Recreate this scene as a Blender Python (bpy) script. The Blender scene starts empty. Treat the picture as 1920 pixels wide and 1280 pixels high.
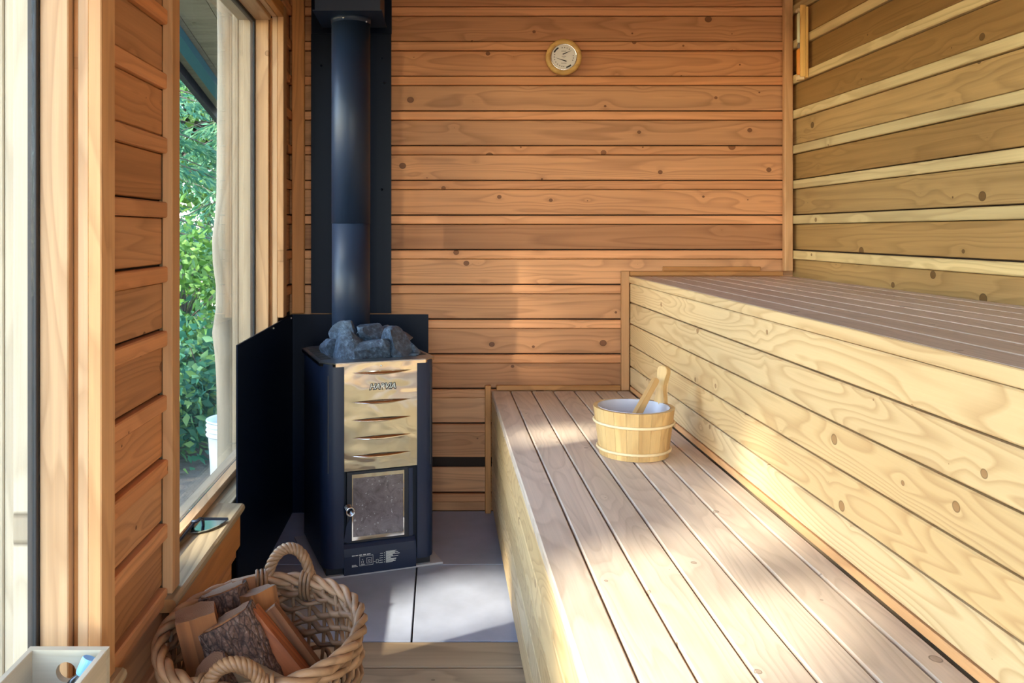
import bpy, bmesh, math, random
import numpy as np
from mathutils import Vector, Matrix, noise as mnoise

random.seed(7)
rng = np.random.default_rng(11)
R = math.radians
scene = bpy.context.scene
COL = scene.collection

# ------------------------------------------------------------------ camera
CAM_H = 1.14
FPX = 1550.0
cd = bpy.data.cameras.new('camera')
cam = bpy.data.objects.new('camera', cd)
COL.objects.link(cam)
cam.location = (0, 0, CAM_H)
cam.rotation_euler = (R(90), 0, 0)
cd.sensor_fit = 'HORIZONTAL'
cd.sensor_width = 36.0
cd.lens = FPX / 1920 * 36.0
cd.shift_x = (960 - 825) / 1920
cd.shift_y = (434 - 640) / 1920
cd.clip_start = 0.02
cd.clip_end = 200
scene.camera = cam

# ------------------------------------------------------------------ world, sun, exposure
SUN_DIR = Vector((-0.72, -0.40, 0.565)).normalized()      # towards the sun
w = bpy.data.worlds.new('sky_world')
scene.world = w
w.use_nodes = True
wn = w.node_tree
for n in list(wn.nodes):
    wn.nodes.remove(n)
sky = wn.nodes.new('ShaderNodeTexSky')
sky.sky_type = 'NISHITA'
sky.sun_disc = False
sky.sun_elevation = math.asin(SUN_DIR.z)
sky.sun_rotation = math.atan2(SUN_DIR.x, SUN_DIR.y)
sky.air_density = 1.0
sky.dust_density = 0.6
sky.ozone_density = 1.0
bg = wn.nodes.new('ShaderNodeBackground')
bg.inputs['Strength'].default_value = 1.6
wo = wn.nodes.new('ShaderNodeOutputWorld')
wn.links.new(sky.outputs[0], bg.inputs[0])
wn.links.new(bg.outputs[0], wo.inputs[0])

sd = bpy.data.lights.new('sun', 'SUN')
sun = bpy.data.objects.new('sun', sd)
COL.objects.link(sun)
sd.energy = 11.0
sd.angle = 0.02
sd.color = (1.0, 0.90, 0.76)
sun.location = SUN_DIR * 20
sun.rotation_euler = SUN_DIR.to_track_quat('Z', 'Y').to_euler()

vs = scene.view_settings
vs.view_transform = 'Standard'
vs.look = 'None'
vs.gamma = 1.0
vs.use_curve_mapping = False
vs.exposure = 0.22
try:
    scene.cycles.max_bounces = 10
    scene.cycles.diffuse_bounces = 6
    scene.cycles.glossy_bounces = 4
    scene.cycles.transparent_max_bounces = 16
    scene.cycles.use_denoising = True
    scene.cycles.sample_clamp_indirect = 8
except Exception:
    pass


def px(x, y, Y):
    """a point of the place seen at photo pixel (x, y) at distance Y"""
    return Vector(((x - 825) * Y / FPX, Y, CAM_H - (y - 434) * Y / FPX))


# ------------------------------------------------------------------ materials
class NT:
    def __init__(self, name):
        self.m = bpy.data.materials.new(name)
        self.m.use_nodes = True
        self.t = self.m.node_tree
        self.bsdf = self.t.nodes.get('Principled BSDF')
        self.out = self.t.nodes.get('Material Output')

    def n(self, typ, **kw):
        nd = self.t.nodes.new(typ)
        for k, v in kw.items():
            setattr(nd, k, v)
        return nd

    def l(self, a, b):
        self.t.links.new(a, b)

    def math(self, op, a, b=None, c=None, clamp=False):
        nd = self.n('ShaderNodeMath', operation=op)
        nd.use_clamp = clamp
        for i, v in enumerate((a, b, c)):
            if v is None:
                continue
            if hasattr(v, 'is_output') or hasattr(v, 'links'):
                self.l(v, nd.inputs[i])
            else:
                nd.inputs[i].default_value = v
        return nd.outputs[0]

    def vmath(self, op, a, b):
        nd = self.n('ShaderNodeVectorMath', operation=op)
        for i, v in enumerate((a, b)):
            if hasattr(v, 'links'):
                self.l(v, nd.inputs[i])
            else:
                nd.inputs[i].default_value = v
        return nd.outputs[0]

    def mix(self, fac, a, b, blend='MIX'):
        nd = self.n('ShaderNodeMix', data_type='RGBA', blend_type=blend)
        for s, v in ((nd.inputs[0], fac), (nd.inputs[6], a), (nd.inputs[7], b)):
            if hasattr(v, 'links'):
                self.l(v, s)
            elif isinstance(v, (int, float)):
                s.default_value = v
            else:
                s.default_value = (*v[:3], 1)
        return nd.outputs[2]

    def ramp(self, fac, stops, interp='LINEAR'):
        nd = self.n('ShaderNodeValToRGB')
        cr = nd.color_ramp
        cr.interpolation = interp
        while len(cr.elements) < len(stops):
            cr.elements.new(0.5)
        for e, (p, c) in zip(cr.elements, stops):
            e.position = p
            e.color = (*c, 1) if len(c) == 3 else c
        self.l(fac, nd.inputs[0])
        return nd.outputs[0]

    def noise(self, vec, scale, detail=2.0, rough=0.5, dist=0.0):
        nd = self.n('ShaderNodeTexNoise')
        nd.inputs['Scale'].default_value = scale
        nd.inputs['Detail'].default_value = detail
        nd.inputs['Roughness'].default_value = rough
        nd.inputs['Distortion'].default_value = dist
        if vec is not None:
            self.l(vec, nd.inputs['Vector'])
        return nd.outputs[0]

    def bump(self, h, strength=0.2, dist=0.002):
        nd = self.n('ShaderNodeBump')
        nd.inputs['Strength'].default_value = strength
        nd.inputs['Distance'].default_value = dist
        self.l(h, nd.inputs['Height'])
        self.l(nd.outputs[0], self.bsdf.inputs['Normal'])


def srgb(r, g, b):
    f = lambda c: (c / 255 / 12.92) if c / 255 <= 0.04045 else ((c / 255 + 0.055) / 1.055) ** 2.4
    return (f(r), f(g), f(b))


def wood(name, ca, cb, dark, ring=0.45, rings=9.0, knot=1.0, knots=6.0, rough=0.6, val=(0.82, 1.12),
         blotch=0.18, fibre=0.12, spec=0.3, bump=0.25, sx=0.9, sy=7.5, kfill=0.55, streak=0.22):
    """wood with the grain along the piece's local x; every piece differs through its random number"""
    k = NT(name)
    tc = k.n('ShaderNodeTexCoord').outputs['Object']
    rnd = k.n('ShaderNodeObjectInfo').outputs['Random']
    off = k.n('ShaderNodeCombineXYZ')
    k.l(k.math('MULTIPLY', rnd, 37.7), off.inputs[0])
    k.l(k.math('MULTIPLY', rnd, 91.3), off.inputs[1])
    k.l(k.math('MULTIPLY', rnd, 53.9), off.inputs[2])
    p = k.vmath('ADD', tc, off.outputs[0])
    # knots
    pk = k.vmath('MULTIPLY', p, (knots, knots * 1.15, 0.0))
    vo = k.n('ShaderNodeTexVoronoi', voronoi_dimensions='2D', feature='F1')
    vo.inputs['Scale'].default_value = 1.0
    vo.inputs['Randomness'].default_value = 0.9
    k.l(pk, vo.inputs['Vector'])
    d = vo.outputs['Distance']
    cr = k.n('ShaderNodeSeparateColor')
    k.l(vo.outputs['Color'], cr.inputs[0])
    rad = k.math('MULTIPLY_ADD', k.math('POWER', cr.outputs[0], 2.2), 0.062, 0.004)
    rel = k.math('DIVIDE', d, rad)
    kmask = k.math('SUBTRACT', 1.0, k.math('MULTIPLY', k.math('SUBTRACT', rel, 0.85), 5.0, clamp=True), clamp=True)
    kring = k.math('SUBTRACT', 1.0, k.math('ABSOLUTE', k.math('MULTIPLY', k.math('SUBTRACT', rel, 0.95), 6.0)), clamp=True)
    bend = k.math('DIVIDE', 1.0, k.math('ADD', 1.0, k.math('POWER', k.math('MULTIPLY', d, 7.0), 2.0)))
    # growth rings as contour lines of a stretched noise
    pg = k.vmath('MULTIPLY', p, (sx, sy, sy))
    n1 = k.noise(pg, 1.0, 1.5, 0.45, 0.25)
    fld = k.math('MULTIPLY_ADD', n1, rings, k.math('MULTIPLY', bend, 0.9))
    saw = k.math('FRACT', fld)
    rg = k.ramp(saw, [(0.0, (0, 0, 0)), (0.45, (.10, .10, .10)), (0.86, (1, 1, 1)), (1.0, (0.05, .05, .05))])
    st_ = k.noise(k.vmath('MULTIPLY', p, (1.3, 46.0, 46.0)), 1.0, 3.0, 0.55)
    pf = k.vmath('MULTIPLY', p, (5.0, 230.0, 230.0))
    fb = k.noise(pf, 1.0, 2.0, 0.6)
    pb = k.vmath('MULTIPLY', p, (1.6, 5.0, 5.0))
    bl = k.noise(pb, 1.0, 2.0, 0.5)
    tone = k.math('FRACT', k.math('MULTIPLY', rnd, 7.31))
    c = k.mix(tone, ca, cb)
    c = k.mix(k.math('MULTIPLY', rg, ring), c, dark)
    v = k.math('MULTIPLY_ADD', k.math('FRACT', k.math('MULTIPLY', rnd, 13.7)), val[1] - val[0], val[0])
    v = k.math('MULTIPLY', v, k.math('MULTIPLY_ADD', k.math('SUBTRACT', fb, 0.5), fibre * 2, 1.0))
    v = k.math('MULTIPLY', v, k.math('MULTIPLY_ADD', k.math('SUBTRACT', bl, 0.5), blotch * 2, 1.0))
    v = k.math('MULTIPLY', v, k.math('MULTIPLY_ADD', k.math('SUBTRACT', st_, 0.5), streak * 2, 1.0))
    hv = k.n('ShaderNodeHueSaturation')
    k.l(v, hv.inputs['Value'])
    k.l(c, hv.inputs['Color'])
    c = hv.outputs[0]
    kc = tuple(x * 0.32 for x in dark)
    c = k.mix(k.math('MULTIPLY', kmask, kfill * knot), c, tuple(x * 0.8 for x in dark))
    c = k.mix(k.math('MULTIPLY', kring, 0.85 * knot), c, kc)
    k.l(c, k.bsdf.inputs['Base Color'])
    k.bsdf.inputs['Roughness'].default_value = rough
    k.bsdf.inputs['Specular IOR Level'].default_value = spec
    hgt = k.math('ADD', k.math('MULTIPLY', fb, 0.6), k.math('MULTIPLY', rg, -0.3))
    k.bump(hgt, bump, 0.0012)
    return k.m


def plain(name, col, rough=0.5, metal=0.0, spec=0.5, var=0.0, vscale=20.0, bump=0.0, bscale=60.0, bdist=0.001):
    k = NT(name)
    tc = k.n('ShaderNodeTexCoord').outputs['Object']
    if var:
        nz = k.noise(tc, vscale, 3.0, 0.6)
        c = k.mix(nz, tuple(x * (1 - var) for x in col), tuple(min(1, x * (1 + var)) for x in col))
        k.l(c, k.bsdf.inputs['Base Color'])
    else:
        k.bsdf.inputs['Base Color'].default_value = (*col, 1)
    k.bsdf.inputs['Roughness'].default_value = rough
    k.bsdf.inputs['Metallic'].default_value = metal
    k.bsdf.inputs['Specular IOR Level'].default_value = spec
    if bump:
        k.bump(k.noise(tc, bscale, 3.0, 0.6), bump, bdist)
    return k.m


M = {}
M['cedar'] = wood('cedar_siding', srgb(204, 146, 100), srgb(184, 122, 76), srgb(120, 72, 40), ring=0.36, rings=17, knots=4.6, rough=0.55, val=(0.74, 1.12), sx=0.45, sy=9.0, kfill=0.9)
M['cedar_olive'] = wood('yellow_lit_cedar_siding', srgb(176, 142, 92), srgb(152, 114, 64), srgb(104, 74, 36), ring=0.34, rings=16, knots=4.2, rough=0.55, sx=0.45, sy=9.0, kfill=0.9)  # right wall cedar, with yellow-green window light put into its colour
M['strip_pale'] = wood('yellow_lit_cedar_strip', srgb(206, 182, 132), srgb(192, 166, 114), srgb(138, 106, 62), ring=0.35, rings=12, knots=5, rough=0.55, sx=0.45, sy=9.0, kfill=0.9)  # strips of that wall; the light's yellow cast is in their colour
M['cedar_strip'] = wood('cedar_strip', srgb(212, 148, 100), srgb(196, 130, 82), srgb(136, 82, 44), ring=0.32, rings=12, knots=4, rough=0.55, sx=0.45, sy=9.0, kfill=0.9)
M['spruce'] = wood('spruce_bench_riser', srgb(216, 188, 144), srgb(206, 172, 122), srgb(158, 112, 66), ring=0.42, rings=24, knots=5.5, rough=0.5, val=(0.9, 1.06), blotch=0.10, fibre=0.07, streak=0.08, kfill=0.8)
M['bench'] = wood('bench_top_wood', srgb(214, 193, 172), srgb(202, 180, 158), srgb(150, 124, 102), ring=0.26, rings=20, knots=5.0, rough=0.48, val=(0.9, 1.06), blotch=0.16, fibre=0.10)
M['trimwood'] = wood('fir_trim', srgb(204, 154, 106), srgb(194, 140, 92), srgb(142, 94, 54), ring=0.30, rings=9, knots=2.2, rough=0.5, knot=0.4)
M['trimdark'] = wood('cedar_trim_brown', srgb(196, 134, 76), srgb(184, 120, 64), srgb(124, 76, 36), ring=0.35, rings=9, knots=3.0, rough=0.5, knot=0.3)
M['jamb'] = wood('pale_jamb_wood', srgb(208, 168, 128), srgb(198, 156, 114), srgb(150, 106, 68), ring=0.34, rings=10, knots=2.6, rough=0.5, knot=0.8)
M['sillwood'] = wood('weathered_sill_wood', srgb(196, 172, 136), srgb(186, 160, 122), srgb(120, 98, 70), ring=0.5, rings=14, knots=2.0, rough=0.5)
M['floorwood'] = wood('grey_floor_plank', srgb(176, 150, 118), srgb(164, 138, 108), srgb(104, 84, 62), ring=0.4, rings=9, knots=3.0, rough=0.55)
M['exterior_wood'] = wood('weathered_exterior_wood', srgb(200, 182, 158), srgb(186, 168, 144), srgb(140, 120, 98), ring=0.3, rings=8, knots=2.0, rough=0.6)
M['logwood'] = wood('peeled_log_wood', srgb(200, 182, 158), srgb(188, 170, 146), srgb(130, 108, 86), ring=0.45, rings=5, knots=2.4, rough=0.6)
M['crate'] = wood('pale_crate_wood', srgb(206, 192, 168), srgb(198, 184, 158), srgb(158, 134, 104), ring=0.22, rings=8, knots=1.0, rough=0.5, knot=0.3)
M['stave'] = wood('pine_stave_wood', srgb(214, 176, 118), srgb(202, 160, 102), srgb(156, 110, 58), ring=0.35, rings=6, knots=3.0, rough=0.45, knot=0.4, val=(0.9, 1.08))
M['hoop'] = wood('pale_hoop_wood', srgb(232, 206, 160), srgb(226, 198, 150), srgb(186, 146, 94), ring=0.2, rings=6, knots=1.0, rough=0.4, knot=0.0)
M['ladle'] = wood('ladle_wood', srgb(214, 170, 112), srgb(206, 160, 100), srgb(150, 104, 60), ring=0.35, rings=8, knots=1.0, rough=0.45, knot=0.0)
M['pinering'] = wood('pine_ring_wood', srgb(226, 180, 104), srgb(220, 172, 96), srgb(170, 116, 54), ring=0.4, rings=12, knots=1.0, rough=0.45, knot=0.0)
M['splitwood'] = wood('split_firewood', srgb(158, 100, 54), srgb(140, 84, 44), srgb(78, 42, 20), ring=0.55, rings=12, knots=3, rough=0.65, bump=0.5)
M['splitred'] = wood('split_red_firewood', srgb(186, 108, 64), srgb(172, 96, 52), srgb(104, 50, 26), ring=0.5, rings=12, knots=2, rough=0.65, bump=0.5)
M['wicker'] = wood('wicker_rod', srgb(168, 128, 92), srgb(140, 102, 70), srgb(84, 56, 36), ring=0.4, rings=6, knots=1, rough=0.5, knot=0.0, blotch=0.4)
M['dark_backing'] = plain('dark_backing', srgb(46, 30, 18), 0.9)
M['black_metal'] = plain('black_satin_metal', (0.003, 0.006, 0.016), 0.38, 0.0, 0.10, bump=0.02, bscale=8)
M['stove_paint'] = plain('stove_dark_paint', (0.010, 0.018, 0.045), 0.40, 0.0, 0.45, bump=0.05, bscale=300)  # black paint; its blue tint stands in for the reflected sky
M['pipe_paint'] = plain('flue_pipe_paint', (0.010, 0.020, 0.045), 0.45, 0.0, 0.40, bump=0.04, bscale=260)  # black pipe with the sky's blue sheen mixed into the colour
M['stove_inner'] = plain('stove_inner_black', (0.010, 0.011, 0.016), 0.55)
M['chrome'] = plain('chrome', (0.8, 0.8, 0.82), 0.12, 1.0)
M['screw'] = plain('screw_steel', (0.7, 0.7, 0.72), 0.3, 1.0)
M['slot_dark'] = plain('slot_dark', (0.015, 0.012, 0.010), 0.6)
M['rubber'] = plain('grey_gasket', srgb(48, 46, 48), 0.6)
M['plastic_white'] = plain('white_pail_plastic', srgb(236, 240, 244), 0.35, var=0.05, vscale=30)
M['print_white'] = plain('white_print', srgb(226, 226, 216), 0.6)
M['print_black'] = plain('black_print', srgb(26, 20, 20), 0.6)
M['print_grey'] = plain('grey_print', srgb(120, 108, 96), 0.6)
M['dial'] = plain('dial_paper', srgb(216, 208, 196), 0.6)
M['liner'] = plain('white_bucket_liner', srgb(190, 184, 186), 0.35)
M['bluecap'] = plain('blue_cap_plastic', srgb(130, 186, 240), 0.35)
M['bottle'] = plain('dark_amber_glass_bottle', (0.03, 0.02, 0.02), 0.12, 0.0, 0.6)
M['shovel'] = plain('polished_shovel_metal', (0.55, 0.72, 0.9), 0.12, 1.0, bump=0.06, bscale=12)  # metal blade with the reflected sky's blue put into its colour
M['iron'] = plain('black_iron', (0.02, 0.02, 0.03), 0.35, 0.4)
M['glass_white'] = plain('sand_glass_pale', srgb(206, 200, 160), 0.2)
M['sand_orange'] = plain('orange_sand', srgb(226, 142, 52), 0.5)
M['teal_beam'] = plain('teal_painted_beam', srgb(62, 116, 140), 0.5, var=0.1)
M['roof_edge'] = plain('dark_roof_edge', srgb(70, 70, 78), 0.8, var=0.3, vscale=14, bump=0.4, bscale=20, bdist=0.02)
M['ceilboard'] = M['cedar']

# stainless front
k = NT('brushed_stainless')
k.bsdf.inputs['Base Color'].default_value = (0.80, 0.74, 0.66, 1)
k.bsdf.inputs['Metallic'].default_value = 1.0
k.bsdf.inputs['Roughness'].default_value = 0.13
tc = k.n('ShaderNodeTexCoord').outputs['Object']
k.bump(k.noise(k.vmath('MULTIPLY', tc, (1.0, 1.0, 1.6)), 9.0, 1.0, 0.4, 0.6), 0.40, 0.02)
M['stainless'] = k.m
k = NT('top_plate_steel')
k.bsdf.inputs['Base Color'].default_value = (0.45, 0.45, 0.48, 1)
k.bsdf.inputs['Metallic'].default_value = 1.0
k.bsdf.inputs['Roughness'].default_value = 0.28
M['topsteel'] = k.m

# window glass: thin, clear, mirrors a little at grazing angles
k = NT('window_glass')
tr = k.n('ShaderNodeBsdfTransparent')
tr.inputs[0].default_value = (0.93, 0.97, 0.98, 1)
gl = k.n('ShaderNodeBsdfGlossy')
gl.inputs['Roughness'].default_value = 0.01
lw = k.n('ShaderNodeLayerWeight')
lw.inputs[0].default_value = 0.5
fz = k.math('MULTIPLY_ADD', k.math('POWER', lw.outputs['Facing'], 5.0), 0.90, 0.035)
mx = k.n('ShaderNodeMixShader')
k.l(fz, mx.inputs[0]); k.l(tr.outputs[0], mx.inputs[1]); k.l(gl.outputs[0], mx.inputs[2])
k.l(mx.outputs[0], k.out.inputs[0])
M['glass'] = k.m
# sooty stove window
k = NT('sooty_stove_glass')
tc = k.n('ShaderNodeTexCoord').outputs['Object']
nz = k.noise(tc, 22.0, 4.0, 0.65, 0.6)
sp = k.noise(tc, 120.0, 2.0, 0.6)
c = k.ramp(nz, [(0.3, srgb(84, 74, 74)), (0.55, srgb(120, 108, 108)), (0.75, srgb(70, 62, 62))])
c = k.mix(k.math('MULTIPLY', k.math('GREATER_THAN', sp, 0.68), 0.6), c, srgb(200, 196, 196))
k.l(c, k.bsdf.inputs['Base Color'])
k.bsdf.inputs['Roughness'].default_value = 0.18
k.bsdf.inputs['Specular IOR Level'].default_value = 0.9
M['sootglass'] = k.m

# floor tile
k = NT('grey_floor_tile')
tc = k.n('ShaderNodeTexCoord').outputs['Object']
nz = k.noise(tc, 5.0, 4.0, 0.6)
c = k.ramp(nz, [(0.25, srgb(150, 152, 164)), (0.75, srgb(178, 182, 196))])
k.l(c, k.bsdf.inputs['Base Color'])
k.bsdf.inputs['Roughness'].default_value = 0.36
k.bump(k.noise(tc, 90.0, 3.0, 0.6), 0.05, 0.001)
M['tile'] = k.m
M['grout'] = plain('grout', srgb(66, 56, 52), 0.9)
M['hearth'] = plain('hearth_board_grey', srgb(190, 184, 182), 0.6, var=0.08, vscale=16)

# stones
k = NT('sauna_stone')
tc = k.n('ShaderNodeTexCoord').outputs['Object']
rnd = k.n('ShaderNodeObjectInfo').outputs['Random']
nz = k.noise(tc, 60.0, 5.0, 0.7)
c = k.ramp(nz, [(0.3, (0.006, 0.010, 0.020)), (0.52, (0.05, 0.085, 0.14)), (0.75, (0.20, 0.29, 0.40))])  # dark grey stone; bluish highlights of sky light put into the colour
k.l(c, k.bsdf.inputs['Base Color'])
k.bsdf.inputs['Roughness'].default_value = 0.42
k.bsdf.inputs['Specular IOR Level'].default_value = 0.7
k.bump(k.noise(tc, 110.0, 5.0, 0.75), 0.9, 0.009)
M['stone'] = k.m

# bark, end grain
k = NT('rough_bark')
tc = k.n('ShaderNodeTexCoord').outputs['Object']
pv = k.vmath('MULTIPLY', tc, (0.45, 1.0, 1.0))
vo = k.n('ShaderNodeTexVoronoi', feature='DISTANCE_TO_EDGE')
vo.inputs['Scale'].default_value = 85
k.l(k.vmath('ADD', pv, k.vmath('MULTIPLY', k.n('ShaderNodeTexNoise').outputs[1], (0.02, 0.02, 0.02))), vo.inputs['Vector'])
nz = k.noise(tc, 70.0, 5.0, 0.7)
c = k.ramp(nz, [(0.3, srgb(62, 40, 30)), (0.55, srgb(120, 88, 70)), (0.78, srgb(178, 152, 130))])
c = k.mix(k.ramp(vo.outputs[0], [(0.0, (0.75, .75, .75)), (0.12, (0, 0, 0))]), c, srgb(34, 20, 14))
k.l(c, k.bsdf.inputs['Base Color'])
k.bsdf.inputs['Roughness'].default_value = 0.85
k.bump(k.math('ADD', k.math('MULTIPLY', vo.outputs[0], 1.5), nz), 0.9, 0.006)
M['bark'] = k.m
k = NT('log_end_grain')
tc = k.n('ShaderNodeTexCoord').outputs['Object']
sx = k.n('ShaderNodeSeparateXYZ'); k.l(tc, sx.inputs[0])
rr = k.math('SQRT', k.math('ADD', k.math('POWER', sx.outputs[1], 2.0), k.math('POWER', sx.outputs[2], 2.0)))
fr_ = k.math('FRACT', k.math('ADD', k.math('MULTIPLY', rr, 260.0), k.math('MULTIPLY', k.noise(tc, 30.0), 1.5)))
c = k.mix(k.math('MULTIPLY', fr_, 0.45), srgb(160, 124, 94), srgb(100, 68, 46))
k.l(c, k.bsdf.inputs['Base Color'])
k.bsdf.inputs['Roughness'].default_value = 0.8
k.bump(k.noise(tc, 180.0, 4.0), 0.4, 0.002)
M['endgrain'] = k.m

# outdoors
def leafmat(name, a, b, c_, trans=0.35):
    k = NT(name)
    geo = k.n('ShaderNodeNewGeometry')
    rp = geo.outputs['Random Per Island']
    c = k.ramp(rp, [(0.0, a), (0.5, b), (1.0, c_)])
    k.l(c, k.bsdf.inputs['Base Color'])
    k.bsdf.inputs['Roughness'].default_value = 0.55
    tl = k.n('ShaderNodeBsdfTranslucent')
    k.l(c, tl.inputs[0])
    mx = k.n('ShaderNodeMixShader')
    mx.inputs[0].default_value = trans
    k.l(k.bsdf.outputs[0], mx.inputs[1]); k.l(tl.outputs[0], mx.inputs[2])
    k.l(mx.outputs[0], k.out.inputs[0])
    return k.m
M['conifer'] = leafmat('conifer_needles', (0.06, 0.21, 0.13), (0.14, 0.36, 0.20), (0.30, 0.50, 0.22))
M['broadleaf'] = leafmat('broad_leaves', (0.07, 0.18, 0.03), (0.14, 0.30, 0.05), (0.26, 0.40, 0.08))
M['shrubleaf'] = leafmat('shrub_leaves', (0.04, 0.17, 0.12), (0.08, 0.27, 0.14), (0.26, 0.40, 0.10))
M['trunk'] = plain('tree_bark', srgb(110, 100, 92), 0.9, var=0.4, vscale=12, bump=0.6, bscale=20, bdist=0.02)
M['soil'] = plain('forest_floor', srgb(120, 108, 96), 0.95, var=0.4, vscale=6, bump=0.8, bscale=18, bdist=0.04)


# ------------------------------------------------------------------ object helpers
def tag(o, label=None, cat=None, group=None, kind=None):
    if label: o['label'] = label
    if cat: o['category'] = cat
    if group: o['group'] = group
    if kind: o['kind'] = kind
    return o


def link(name, mesh, parent=None, mat=None):
    o = bpy.data.objects.new(name, mesh)
    COL.objects.link(o)
    if parent is not None:
        o.parent = parent
    if mat is not None and mesh is not None and len(mesh.materials) == 0:
        mesh.materials.append(mat)
    return o


def empty(name, loc=(0, 0, 0), rz=0.0):
    o = bpy.data.objects.new(name, None)
    o.empty_display_size = 0.05
    COL.objects.link(o)
    o.location = loc
    o.rotation_euler = (0, 0, rz)
    return o


def finish(bm, name, mat, parent=None, smooth=False, recalc=True):
    if recalc:
        bmesh.ops.recalc_face_normals(bm, faces=bm.faces[:])
    me = bpy.data.meshes.new(name)
    bm.to_mesh(me)
    bm.free()
    mats = mat if isinstance(mat, (list, tuple)) else [mat]
    for m_ in mats:
        me.materials.append(m_)
    if smooth:
        for p in me.polygons:
            p.use_smooth = True
    return link(name, me, parent)


def add_box(bm, lo, hi):
    x0, y0, z0 = lo; x1, y1, z1 = hi
    v = [bm.verts.new(c) for c in ((x0, y0, z0), (x1, y0, z0), (x1, y1, z0), (x0, y1, z0),
                                   (x0, y0, z1), (x1, y0, z1), (x1, y1, z1), (x0, y1, z1))]
    for f in ((0, 3, 2, 1), (4, 5, 6, 7), (0, 1, 5, 4), (1, 2, 6, 5), (2, 3, 7, 6), (3, 0, 4, 7)):
        bm.faces.new([v[i] for i in f])


_bcache = {}


def box_mesh(name, dims, bev, mat):
    key = (tuple(round(d, 4) for d in dims), round(bev, 4), mat.name)
    if key in _bcache:
        return _bcache[key]
    bm = bmesh.new()
    h = [d / 2 for d in dims]
    add_box(bm, (-h[0], -h[1], -h[2]), h)
    if bev > 0:
        b = min(bev, min(dims) * 0.3)
        bmesh.ops.bevel(bm, geom=bm.edges[:], offset=b, segments=1, affect='EDGES', profile=0.5)
    bmesh.ops.recalc_face_normals(bm, faces=bm.faces[:])
    me = bpy.data.meshes.new(name)
    bm.to_mesh(me); bm.free()
    me.materials.append(mat)
    _bcache[key] = me
    return me


def board(name, lo, hi, mat, parent=None, bev=0.002, local=False, grain=None):
    """a bevelled board between two corners; its local x runs along the grain (its longest side)"""
    lo = Vector(lo); hi = Vector(hi)
    lo, hi = Vector(map(min, lo, hi)), Vector(map(max, lo, hi))
    d = hi - lo
    c = (lo + hi) / 2
    if parent is not None and not local:
        c = c - parent.location
    order = sorted(range(3), key=lambda i: -d[i])
    if grain is not None:
        order.remove(grain); order.insert(0, grain)
    ax = [Vector((1, 0, 0)), Vector((0, 1, 0)), Vector((0, 0, 1))]
    X, Y = ax[order[0]], ax[order[1]]
    Z = X.cross(Y)
    me = box_mesh(name, (d[order[0]], d[order[1]], d[order[2]]), bev, mat)
    o = link(name, me, parent)
    rot = Matrix((X, Y, Z)).transposed().to_4x4()
    o.matrix_local = Matrix.Translation(c) @ rot
    return o


def tube_bm(bm, pts, rad, sides=6, closed=False, cap=True):
    n = len(pts)
    rings = []
    prev = None
    for i, p in enumerate(pts):
        a = pts[(i - 1) % n] if (closed or i > 0) else pts[i]
        b = pts[(i + 1) % n] if (closed or i < n - 1) else pts[i]
        t = (b - a)
        t = t.normalized() if t.length > 1e-9 else Vector((0, 0, 1))
        if prev is None:
            u = t.orthogonal().normalized()
        else:
            u = (prev - t * prev.dot(t))
            u = u.normalized() if u.length > 1e-6 else t.orthogonal().normalized()
        prev = u
        v = t.cross(u)
        r = rad[i] if isinstance(rad, (list, tuple)) else rad
        rings.append([bm.verts.new(p + u * (r * math.cos(2 * math.pi * j / sides)) + v * (r * math.sin(2 * math.pi * j / sides))) for j in range(sides)])
    m = n if closed else n - 1
    for i in range(m):
        A, B = rings[i], rings[(i + 1) % n]
        if closed and i == n - 1:
            # best rotational match for the seam
            best = min(range(sides), key=lambda s: (A[0].co - B[s].co).length)
            B = B[best:] + B[:best]
        for j in range(sides):
            bm.faces.new((A[j], A[(j + 1) % sides], B[(j + 1) % sides], B[j]))
    if cap and not closed:
        bm.faces.new(rings[0][::-1]); bm.faces.new(rings[-1])


def lathe_bm(bm, prof, seg=32, cap0=True, cap1=True, z0=None):
    """profile of (radius, z) turned about z"""
    rings = []
    for r, z in prof:
        rings.append([bm.verts.new((r * math.cos(2 * math.pi * j / seg), r * math.sin(2 * math.pi * j / seg), z)) for j in range(seg)])
    for A, B in zip(rings, rings[1:]):
        for j in range(seg):
            bm.faces.new((A[j], A[(j + 1) % seg], B[(j + 1) % seg], B[j]))
    if cap0: bm.faces.new(rings[0][::-1])
    if cap1: bm.faces.new(rings[-1])


def prism_bm(bm, poly, h0, h1, axis='Z'):
    """polygon in a plane extruded between two heights; axis names the extrusion direction"""
    def co(a, b, h):
        return {'Z': (a, b, h), 'Y': (a, h, b), 'X': (h, a, b)}[axis]
    A = [bm.verts.new(co(a, b, h0)) for a, b in poly]
    B = [bm.verts.new(co(a, b, h1)) for a, b in poly]
    n = len(poly)
    bm.faces.new(A[::-1]); bm.faces.new(B)
    for i in range(n):
        bm.faces.new((A[i], A[(i + 1) % n], B[(i + 1) % n], B[i]))


def text_mesh(body, size, extrude=0.0006, shear=0.0, bold=0.0):
    cu = bpy.data.curves.new('lettering', 'FONT')
    cu.body = body
    cu.size = size
    cu.extrude = extrude
    cu.shear = shear
    cu.offset = bold
    cu.align_x = 'CENTER'
    cu.align_y = 'CENTER'
    tmp = bpy.data.objects.new('lettering', cu)
    COL.objects.link(tmp)
    dg = bpy.context.evaluated_depsgraph_get()
    me = bpy.data.meshes.new_from_object(tmp.evaluated_get(dg))
    bpy.data.objects.remove(tmp)
    return me


# ------------------------------------------------------------------ room dimensions
YB = 3.378          # back wall
XR = 1.44           # right wall
XL = -0.614         # left wall siding
YF = -1.15          # wall behind the camera
ZC = 2.30           # ceiling
STRIPS = [2.196 - 0.1416 * i for i in range(16)]     # top edges of the raised strips
SH = 0.034
PROUD = 0.013


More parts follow.
